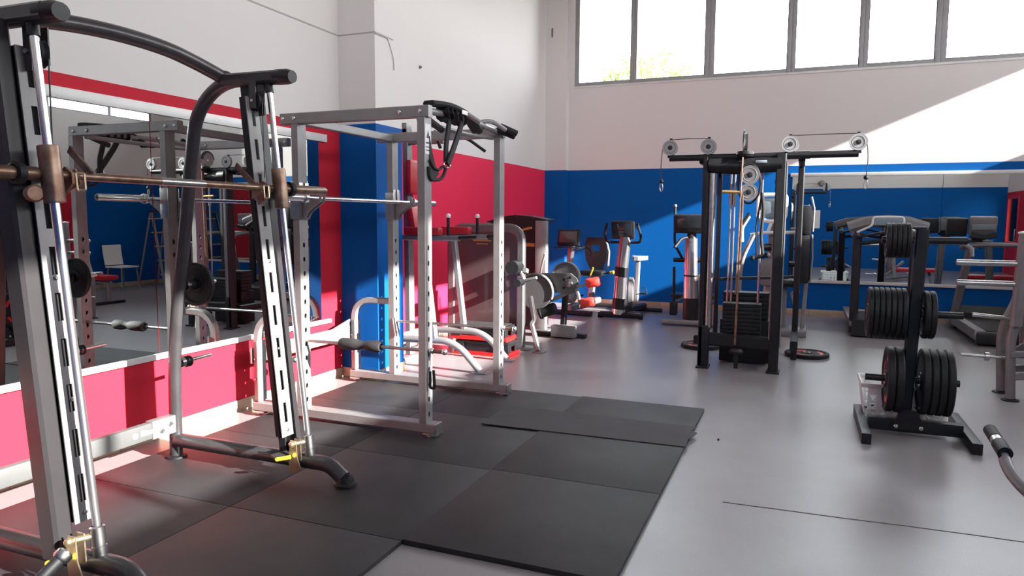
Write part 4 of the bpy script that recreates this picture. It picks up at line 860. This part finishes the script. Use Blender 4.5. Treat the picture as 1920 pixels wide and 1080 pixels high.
# two big plates lying on the floor beside it
plate('weight_plate', 'black plate with red marks lying flat on the floor left of the cable tower', .225, .042, (-1.02, 8.3, .0225), (0, 0, 1), None, red=True)
plate('weight_plate', 'black plate with red marks lying flat on the floor right of the cable tower', .225, .042, (.10, 8.22, .0225), (0, 0, 1), None, red=True)

# ------------------------------------------------------------------ arm ergometer behind the tower
ae = root('arm_ergometer', 'white seated arm trainer with padded backrest, seen through the right of the cable tower', 'gym machine', (-.2, 9.7, 0))
ya = 9.5
P('console_ring', MB().tube(arc_path([(-.52, ya, 1.50), (-.52, ya, 1.77), (-.20, ya, 1.77), (-.20, ya, 1.48), (-.30, ya, 1.44), (-.42, ya, 1.44), (-.52, ya, 1.50)], .05), .026, 10), 'white', ae)
P('console', MB().box((-.36, ya+.02, 1.61), (.26, .04, .24), None, .01), 'lcd', ae)
P('column', MB().sweep([(-.36, ya+.1, .10), (-.36, ya+.08, .55), (-.34, ya+.05, .80)], rrect(.14, .12, .03), (0, 1, 0)), 'silver', ae)
P('column_body', MB().box((-.34, ya+.06, .80), (.26, .22, .34), None, .05), 'grey', ae)
P('mast', MB().bar([(-.36, ya+.06, .95), (-.36, ya+.04, 1.50)], .06, .06, (0, 1, 0)), 'grey', ae)
P('yoke', MB().tube(arc_path([(-.60, ya, 1.27), (-.45, ya-.02, 1.30), (-.22, ya-.02, 1.30), (-.08, ya, 1.31)], .04), .022, 10).tube(arc_path([(-.40, ya, 1.30), (-.35, ya, 1.46)], .02), .02, 8), 'white', ae)
P('crank_arm', MB().tube(arc_path([(-.62, ya-.05, 1.50), (-.70, ya-.08, 1.36), (-.69, ya-.1, 1.18)], .05), .018, 8), 'white', ae); P('crank_handle', MB().tube([(-.62, ya-.05, 1.54), (-.70, ya-.08, 1.40)], .022, 8), 'rubber', ae)
P('crank_hub', MB().cyl((-.46, ya-.02, 1.12), (-.22, ya-.02, 1.12), .045), 'blackp', ae)
P('side_tube', MB().tube(arc_path([(-.56, ya-.05, 1.28), (-.70, ya-.06, .95), (-.72, ya-.05, .55), (-.66, ya, .25)], .15), .030, 10), 'silver', ae)
P('backrest', MB().box((.03, ya+.05, 1.46), (.15, .34, .36), None, .04), 'blackp', ae); P('backrest', MB().box((.02, ya+.05, .98), (.17, .36, .60), None, .05), 'blackp', ae)
P('backrest_shell', MB().sweep([(.09, ya+.05, 1.74), (.125, ya+.05, 1.60), (.12, ya+.05, 1.32)], rrect(.30, .02, .006), (1, 0, 0)).sweep([(.115, ya+.05, 1.28), (.13, ya+.05, 1.0), (.115, ya+.05, .70)], rrect(.32, .02, .006), (1, 0, 0)), 'silver', ae)
P('seat', MB().box((-.22, ya+.25, .66), (.36, .38, .09), None, .04), 'blackp', ae)
P('seat_post', MB().bar([(-.20, ya+.25, .62), (-.20, ya+.25, .08)], .10, .08, (0, 1, 0)), 'grey', ae)
P('back_post', MB().bar([(.05, ya+.25, .06), (.08, ya+.25, .90)], .05, .05, (0, 1, 0)), 'silver', ae)
P('base', MB().bx(-.70, .10, ya+.0, ya+.45, 0.0, .09, .02), 'grey', ae)
P('hand_grip', MB().tube(arc_path([(-.06, ya+.08, .40), (-.10, ya+.02, .56), (.0, ya+.0, .58)], .04), .016, 8), 'silver', ae)

# ------------------------------------------------------------------ treadmills
def treadmill(label, x0, x1, yfront, ybody, facing, ztop, group):
    """facing -1: motor end toward the camera"""
    xm = (x0+x1)/2; L = 1.75; ya_, yb_ = yfront, yfront+L
    t = root('treadmill', label, 'treadmill', (xm, (ya_+yb_)/2, 0), group)
    P('deck', MB().bx(x0+.04, x1-.04, ya_+.05, yb_, .05, .17, .015), 'blackp', t)
    P('belt', MB().bx(x0+.13, x1-.13, ya_+.06, yb_-.02, .171, .176), 'rubber', t)
    for xx in (x0, x1-.12): P('side_rail', MB().bx(xx+.0, xx+.12, ya_+.02, yb_-.0, .13, .195, .012), 'silver' if facing > 0 else 'grey', t)
    ym = ya_ if facing < 0 else yb_-.42
    hd = MB(); hd.prism([(x0+.02, ym, .02), (x0+.02, ym, .20), (x0+.02, ym+.16, .34), (x0+.02, ym+.42, .24), (x0+.02, ym+.42, .02)], (0, 0, 0)) if False else hd.sweep([(x0+.02, ym+.21, .0), (x1-.02, ym+.21, .0)], [(-.21, .02), (.21, .02), (.21, .22), (.05, .31), (-.12, .30), (-.21, .20)], (0, 0, 1))
    P('motor_hood', hd, 'blackp', t)
    yp_ = ym+.15
    for xx, s_ in ((x0+.05, 1), (x1-.05, -1)):
        P('upright', MB().bar([(xx, yp_, .04), (xx+s_*.0, yp_+.02*facing*-1, ztop-.20)], .10, .085, (0, 1, 0), .015), 'black' if facing < 0 else 'grey', t)
        P('handrail', MB().tube(arc_path([(xx, yp_, ztop-.22), (xx-s_*.01, yp_-facing*.05, ztop-.14), (xx-s_*.03, yp_-facing*.45, ztop-.20)], .08), .028, 10), 'grey', t)
    P('console_body', MB().sweep([(x0-.06, yp_, ztop-.10), (x0+.15, yp_-.02, ztop-.03), (xm, yp_-.03, ztop-.01), (x1-.15, yp_-.02, ztop-.03), (x1+.06, yp_, ztop-.10)], rrect(.20, .14, .04), (0, 0, 1)), 'grey', t)
    P('console_trim', MB().tube(arc_path([(x0+.03, yp_-.12, ztop-.16), (x0+.20, yp_-.13, ztop-.07), (x0+.20, yp_-.13, ztop+.03), (x1-.20, yp_-.13, ztop+.03), (x1-.20, yp_-.13, ztop-.07), (x1-.03, yp_-.12, ztop-.16)], .04), .014, 8), 'trim', t)
    P('screen', MB().box((xm, yp_-.125, ztop-.02), (x1-x0-.42, .02, .10), None, .006), 'lcd', t)
    P('crossbar', MB().tube([(x0+.06, yp_, ztop-.30), (xm, yp_-.02, ztop-.26), (x1-.06, yp_, ztop-.30)], .026, 10), 'black', t)
    P('lower_tray', MB().sweep([(x0+.05, yp_-.04, ztop-.22), (xm, yp_-.08, ztop-.15), (x1-.05, yp_-.04, ztop-.22)], rrect(.10, .03, .01), (0, 0, 1)), 'blackp', t)
    return t
t1 = treadmill('treadmill turned toward the camera with silver-edged console, left of the plate tree', .60, 1.34, 9.82, 0, -1, 1.47, None)
P('step_box', MB().bx(.74, 1.16, 10.3, 10.6, .25, .27, .005), 'silver', t1)
t2 = root('treadmill', 'treadmill with dark console and silver-edged deck, right of the plate tree', 'treadmill', (2.28, 10.6, 0))
P('deck', MB().bx(1.97, 2.66, 9.75, 11.5, .05, .17, .015), 'blackp', t2); P('belt', MB().bx(2.05, 2.58, 9.76, 11.3, .171, .176), 'rubber', t2)
for xx in (1.92, 2.60): P('side_rail', MB().bx(xx, xx+.11, 9.70, 11.5, .07, .19, .012), 'silver', t2)
P('rear_roller_cover', MB().bx(1.94, 2.69, 9.66, 9.78, .03, .17, .02), 'blackp', t2)
P('motor_hood', MB().sweep([(1.95, 11.3, 0), (2.68, 11.3, 0)], [(-.25, .02), (.25, .02), (.25, .24), (.05, .32), (-.25, .20)], (0, 0, 1)), 'blackp', t2)
for xx in (1.94, 2.68):
    P('upright', MB().bar([(xx, 11.2, .04), (xx+(.10 if xx < 2.2 else -.02), 10.85, 1.12)], .09, .10, (0, 1, 0), .015), 'grey', t2)
    P('handrail', MB().tube(arc_path([(xx, 10.85, 1.10), (xx, 10.6, 1.16), (xx, 10.25, 1.12), (xx, 10.2, 1.02)], .08), .026, 10), 'grey', t2)
P('crossbar', MB().sweep([(1.92, 10.8, 1.13), (2.1, 10.72, 1.16), (2.5, 10.72, 1.16), (2.72, 10.8, 1.13)], rrect(.12, .06, .02), (0, 0, 1)), 'grey', t2)
P('console', MB().box((1.86, 10.80, 1.385), (.24, .09, .24), Matrix.Rotation(.2, 3, 'X'), .03), 'blackp', t2)
P('console_display', MB().box((2.14, 10.76, 1.40), (.31, .08, .25), Matrix.Rotation(.2, 3, 'X'), .03), 'grey', t2)
P('screen', MB().box((2.14, 10.705, 1.385), (.26, .01, .07), Matrix.Rotation(.2, 3, 'X'), .003), 'lcd', t2)
P('keypad', MB().sweep([(2.00, 10.70, 1.29), (2.14, 10.68, 1.26), (2.28, 10.70, 1.29)], rrect(.05, .08, .015), (0, 0, 1)), 'blackp', t2)
P('neck', MB().bar([(2.10, 10.8, 1.16), (2.08, 10.8, 1.32)], .12, .05, (0, 1, 0)), 'blackp', t2)

# ------------------------------------------------------------------ plate tree
pt = root('plate_tree', 'black weight plate tree standing on two floor bars, loaded with black plates', 'plate rack', (.74, 5.46, 0))
XT, YTt = .715, 5.40
P('post', MB().bar([(XT-.022, YTt, .10), (XT+.022, YTt, 1.40)], .075, .075, (0, 1, 0), .008), 'black', pt)
P('foot_bar', MB().bx(.415, .475, 5.07, 5.88, 0.0, .075, .008), 'black', pt); P('foot_bar', MB().bx(1.04, 1.10, 5.10, 5.90, 0.0, .075, .008), 'black', pt)
P('cross_bar', MB().bx(.475, 1.04, 5.36, 5.44, .03, .115, .008), 'black', pt)
P('gusset', MB().prism([(XT-.11, 5.345, .055), (XT+.11, 5.345, .055), (XT+.045, 5.345, .19), (XT-.045, 5.345, .19)], (0, .03, 0)), 'black', pt)
bolts(pt, [(XT-.075, 5.33, .075), (XT+.075, 5.33, .075)], (0, -1, 0), .014, .010)
P('end_cap', MB().bx(XT-.04, XT+.045, 5.36, 5.44, 1.40, 1.415, .004), 'blackp', pt)
pegs = [(1.325, .17, .24), (.835, .235, .27), (.385, .255, .235)]
PEGS = [(1.325, XT-.215, XT+.28), (.835, XT-.245, XT+.285), (.385, XT-.27, XT+.29)]
for z, xa, xb2 in PEGS:
    P('peg', MB().cyl((xa, YTt, z), (XT-.03, YTt, z), .0235, seg=16), 'black', pt); P('peg', MB().cyl((XT+.03, YTt, z), (xb2, YTt, z), .0235, seg=16), 'black', pt)
def tplate(x_, z, r_, t_, side, lev, order, n, red=False):
    o_ = 'outermost' if order == 1 else 'innermost' if order == n else ['second', 'third', 'fourth', 'fifth', 'sixth'][order-2]+' from outside'
    size = {'top': 'small', 'middle': 'medium', 'bottom': 'large'}[lev]
    lab = '%s black plate on the %s %s peg of the plate tree, %s' % (size, side, lev, o_)
    if red: lab = 'large black plate with a red-marked face on the left bottom peg, outermost'
    return plate('weight_plate', lab, r_, t_, (x_, YTt, z-.002), (1, 0, 0), 'black plates on the plate tree', 44, red=red)
N = 5
for k in range(N): tplate(XT-.062-.029*(N-1-k)-.0, 1.325, .118, .026, 'left', 'top', k+1, N)
N = 7
for k in range(N): tplate(XT-.066-.0335*(N-1-k), .835, .172, .030, 'left', 'middle', k+1, N)
for k in range(2): tplate(XT+.066+.036*k, .835, .160, .033, 'right', 'middle', 2-k, 2)
for k in range(2): tplate(XT-.075-.052*(1-k), .385, .222, .046, 'left', 'bottom', k+1, 2, red=(k == 0))
for k in range(4): tplate(XT+.078+.046*k, .385, .222, .042, 'right', 'bottom', 4-k, 4)

# laundry basket
bk = root('laundry_basket', 'white plastic laundry basket with triangular holes behind the plate tree', 'basket', (.74, 5.76, 0))
bx0, bx1, by0, by1, bh = .43, 1.02, 5.56, 5.92, .29
def wallp(o_, u_, Wd, L, n_, nm):
    hs_ = [(0.05+(L-.10)*k/(n_-1), 0, 0) for k in range(n_)]
bw = MB()
def tri_wall(p0, p1, outn):
    """one perforated side: a grid of cells, each with a triangular hole"""
    p0 = Vector(p0); p1 = Vector(p1); L = (p1-p0).length; u = (p1-p0)/L; nx = max(3, round(L/.075)); nz = 5; outn = Vector(outn)
    def q(a, b): return p0+u*a+Vector((0, 0, b))+outn*(.05*b/bh)
    for i_ in range(nx):
        for j_ in range(nz):
            a0, a1 = L*i_/nx, L*(i_+1)/nx; z0_, z1_ = .005+(bh-.005)*j_/nz, .005+(bh-.005)*(j_+1)/nz
            V = [q(a0, z0_), q(a1, z0_), q(a1, z1_), q(a0, z1_)]
            if 1 <= j_ <= 3:
                ac, zc = (a0+a1)/2, (z0_+z1_)/2; h_ = .021
                T = [q(ac, zc-h_), q(ac+h_, zc+h_*.8), q(ac-h_, zc+h_*.8)]
                vv = [bw._v(x) for x in V]; tt = [bw._v(x) for x in T]
                for f_ in ((vv[0], vv[1], tt[0]), (vv[1], tt[1], tt[0]), (vv[1], vv[2], tt[1]), (vv[2], tt[2], tt[1]), (vv[2], vv[3], tt[2]), (vv[3], vv[0], tt[2]), (vv[0], tt[0], tt[2])): bw.bm.faces.new(f_)
            else: bw.bm.faces.new([bw._v(x) for x in V])
tri_wall((bx0+.05, by0+.04, 0), (bx1-.05, by0+.04, 0), (0, -.8, 0)); tri_wall((bx1-.05, by0+.04, 0), (bx1-.05, by1-.04, 0), (.8, 0, 0))
tri_wall((bx1-.05, by1-.04, 0), (bx0+.05, by1-.04, 0), (0, .8, 0)); tri_wall((bx0+.05, by1-.04, 0), (bx0+.05, by0+.04, 0), (-.8, 0, 0))
bmesh.ops.remove_doubles(bw.bm, verts=bw.bm.verts[:], dist=.0005)
body = P('body', bw, 'white', bk, smooth=30)
so = body.modifiers.new('wall', 'SOLIDIFY'); so.thickness = .004
P('bottom', MB().bx(bx0+.05, bx1-.05, by0+.04, by1-.04, 0.002, .008), 'white', bk)
P('rim', MB().sweep([(bx0+.01, by0, bh), (bx1-.01, by0, bh), (bx1-.01, by1, bh), (bx0+.01, by1, bh)], rrect(.022, .03, .006), (0, 0, 1), True), 'white', bk)

# dark bands and straps heaped in the basket
hp = MB(); rb2 = random.Random(3)
for k in range(16):
    c_ = Vector((rb2.uniform(.56, .90), rb2.uniform(5.68, 5.80), rb2.uniform(.05, .17))); r_ = rb2.uniform(.035, .05); t0 = rb2.uniform(0, PI)
    ux = Vector((math.cos(t0), math.sin(t0)*.6, rb2.uniform(-.4, .4))); uy = Vector((-math.sin(t0)*.5, math.cos(t0)*.3, .6))
    hp.sweep([c_+ux*(r_*1.7*math.cos(2*PI*j/14))+uy*(r_*math.sin(2*PI*j/14)) for j in range(14)], rrect(.034, .008, .002), (0, 0, 1), True)
tag(P('exercise_bands', hp, 'strap'), 'dark exercise bands heaped inside the white laundry basket', 'bands', kind='stuff')

# ------------------------------------------------------------------ bench press station at the right edge
hr = root('bench_press_station', 'silver weight bench station with round feet at the right edge of the room', 'gym machine', (1.75, 6.95, 0))
for y0 in (6.82, 7.12):
    P('front_leg', MB().sweep(arc_path([(1.63, y0, .02), (1.60, y0, .55), (1.70, y0, .80), (1.72, y0, 1.0)], .15, 6), circle(.036, 14)), 'grey', hr)
    P('foot_disc', MB().lathe([(0, 0), (.065, 0), (.062, .01), (.04, .016), (0, .016)], (1.63, y0, 0), (0, 0, 1), 20), 'rubber', hr)
    P('lower_strut', MB().bar([(1.63, y0, .20), (2.3, y0, .30)], .05, .06, (0, 0, 1)), 'grey', hr)
P('post', MB().sweep([(1.62, 6.78, .62), (1.64, 6.78, 1.36)], circle(.044, 14)), 'grey', hr); P('post_cap', MB().lathe([(0, .02), (.05, .012), (.052, 0), (0, 0)], (1.64, 6.78, 1.36), (0, 0, 1), 14), 'trim', hr)
P('post', MB().bar([(1.80, 7.2, .3), (1.74, 7.15, 1.2)], .07, .06, (0, 1, 0)), 'grey', hr)
P('upright_plate', MB().bx(1.70, 1.80, 6.8, 6.86, .35, 1.0, .01), 'grey', hr)
for z, x_a in ((1.12, 1.18), (.955, 1.19)):
    P('plate_peg', MB().lathe([(0, 0), (.018, .0), (.024, .004), (.024, .42), (.03, .425), (.03, .46), (.02, .47), (0, .47)], (x_a, 6.78, z), (1, 0, 0), 16), 'steel', hr)
P('brace', MB().bar([(1.60, 6.80, .38), (1.98, 6.80, .42)], .05, .05, (0, 0, 1)).bar([(1.62, 7.1, .30), (1.98, 7.0, .62)], .05, .05, (0, 0, 1)), 'grey', hr)
P('peg_short', MB().cyl((1.38, 7.1, .66), (1.66, 7.1, .64), .018), 'steel', hr)
P('small_bar', MB().cyl((1.28, 6.9, .34), (1.62, 6.9, .335), .0125).lathe([(.013, 0), (.035, 0), (.035, .03), (.013, .03)], (1.45, 6.9, .338), (1, 0, 0), 14), 'steel', hr)
P('seat', MB().box((2.2, 6.97, .45), (.9, .28, .08), None, .03), 'redv', hr)
P('rear_foot', MB().bx(2.5, 2.56, 6.7, 7.24, 0, .06, .01), 'grey', hr); P('rear_leg', MB().bar([(2.53, 6.97, .05), (2.45, 6.97, .42)], .05, .06, (0, 1, 0)), 'grey', hr)

# curved handle of a machine at the right lower edge
hh = root('curved_grip_machine', 'curved silver tube with black two-part grip at the lower right edge', 'gym machine', (1.35, 3.2, 0))
ga, gb = AY(1856, 806, 3.32), AY(1885, 851, 3.10)
gd = (gb-ga).normalized()
P('grip', MB().cyl(ga, ga+(gb-ga)*.40, .024, seg=18), 'rubber', hh); P('grip', MB().lathe([(.024, 0), (.026, .004), (.026, (gb-ga).length*.42), (.014, (gb-ga).length*.42), (.014, 0.02), (0, .02)], ga+(gb-ga)*.58, gd, 18), 'rubber', hh)
P('grip_ring', MB().cyl(ga+(gb-ga)*.40, ga+(gb-ga)*.58, .022, seg=18), 'steel', hh)
mid = ga+(gb-ga)*.82
P('curved_tube', MB().sweep(arc_path([mid, AY(1889, 880, 3.08), AY(1925, 925, 2.98), (1.25, 2.95, .22), (1.45, 3.1, .10)], .22, 8), circle(.021, 14)), 'silver', hh)
P('base', MB().bar([(1.40, 2.9, .06), (1.40, 3.5, .06)], .09, .10, (0, 0, 1), .02), 'silver', hh)

# ------------------------------------------------------------------ reflected bits on the rear wall
tag(P('paper_notice', MB().bx(.26, .50, YR+.001, YR+.004, 1.22, 1.78), 'paper'), 'white paper notice on the blue rear wall, seen in the back mirror', 'notice')
wf = root('wall_fan', 'small round wall fan seen in the top left of the back mirror', 'fan', (.5, YR+.1, 2.60))
P('guard', MB().lathe([(0, .04), (.06, .04), (.09, .02), (.10, 0), (.09, -.02), (0, -.03)], (.5, YR+.12, 2.60), (0, 1, 0), 24), 'silver', wf); P('bracket', MB().bx(.47, .53, YR, YR+.10, 2.57, 2.63, .01), 'white', wf)

# tree outside
rnd = random.Random(7)
tr = root('garden_tree', 'sunlit green tree top outside the first two back windows', 'tree', (-10.6, 36, -.4))
c0 = AY(1160, 118, 36)
P('trunk', MB().sweep([(c0.x, 36, -.4), (c0.x+.1, 36, 4), (c0.x-.1, 36, c0.z-.5)], circle(.22, 10), scale=[1.2, .9, .4]), 'bark', tr)
lf = MB()
for k in range(2600):
    px = rnd.uniform(1130, 1300); base = {0: 128, 1: 100, 2: 112, 3: 92, 4: 122}[int((px-1130)//34)]
    py = rnd.uniform(base+rnd.uniform(-6, 10), 175)
    c_ = AY(px, py, 36+rnd.uniform(-1.6, 1.6)); s_ = rnd.uniform(.06, .15)
    d1 = Vector((rnd.gauss(0, 1), rnd.gauss(0, 1), rnd.gauss(0, 1))).normalized(); d2 = d1.orthogonal().normalized()
    lf.bm.faces.new([lf._v(c_-d1*s_), lf._v(c_+d2*s_*.5), lf._v(c_+d1*s_), lf._v(c_-d2*s_*.5)])
P('foliage', lf, 'leaf', tr, kind='stuff')

# ------------------------------------------------------------------ things on the right side of the room, seen in the left mirror
ch = root('plastic_chair', 'pale plastic chair seen only in the left wall mirror', 'chair', (4.9, 10.3, 0))
P('seat', MB().box((4.9, 10.3, .45), (.44, .42, .03), None, .012), 'beigep' if 'beigep' in M else 'paper', ch)
P('backrest', MB().sweep([(5.12, 10.3, .48), (5.16, 10.3, .70), (5.18, 10.3, .88)], rrect(.42, .02, .008), (1, 0, 0)), 'paper', ch)
for sx_ in (-1, 1):
    for sy_ in (-1, 1): P('leg', MB().cyl((4.9+sx_*.18, 10.3+sy_*.17, .44), (4.9+sx_*.22, 10.3+sy_*.20, 0), .016, .012, 10), 'grey', ch)
ld = root('step_ladder', 'folding step ladder seen only in the left wall mirror', 'ladder', (4.9, 11.2, 0))
for sy_ in (-1, 1):
    P('side_rail', MB().bar([(4.5, 11.2+sy_*.24, .01), (4.86, 11.2+sy_*.18, 1.55)], .06, .025, (0, 1, 0)), 'silver', ld); P('back_leg', MB().bar([(5.25, 11.2+sy_*.24, .01), (4.90, 11.2+sy_*.18, 1.52)], .035, .025, (0, 1, 0)), 'silver', ld)
for k in range(5): P('step_tread', MB().bx(4.54+k*.07, 4.66+k*.07, 10.99, 11.41, .24+k*.29, .265+k*.29, .004), 'beige', ld)
P('top_platform', MB().bx(4.78, 4.98, 11.0, 11.4, 1.54, 1.57, .008), 'blackp', ld)
wb_ = root('weight_bench', 'red padded bench seen only in the left wall mirror', 'bench', (3.4, 8.4, 0))
P('pad', MB().box((3.4, 8.4, .44), (1.15, .28, .08), None, .03), 'redv', wb_)
P('frame', MB().bar([(2.85, 8.4, .36), (3.95, 8.4, .36)], .06, .05, (0, 0, 1)), 'silver', wb_)
for x_ in (2.9, 3.9):
    P('leg', MB().bar([(x_, 8.4, .34), (x_, 8.4, .05)], .05, .06, (0, 1, 0)), 'silver', wb_); P('foot', MB().bx(x_-.03, x_+.03, 8.12, 8.68, 0, .05, .01), 'blackp', wb_)
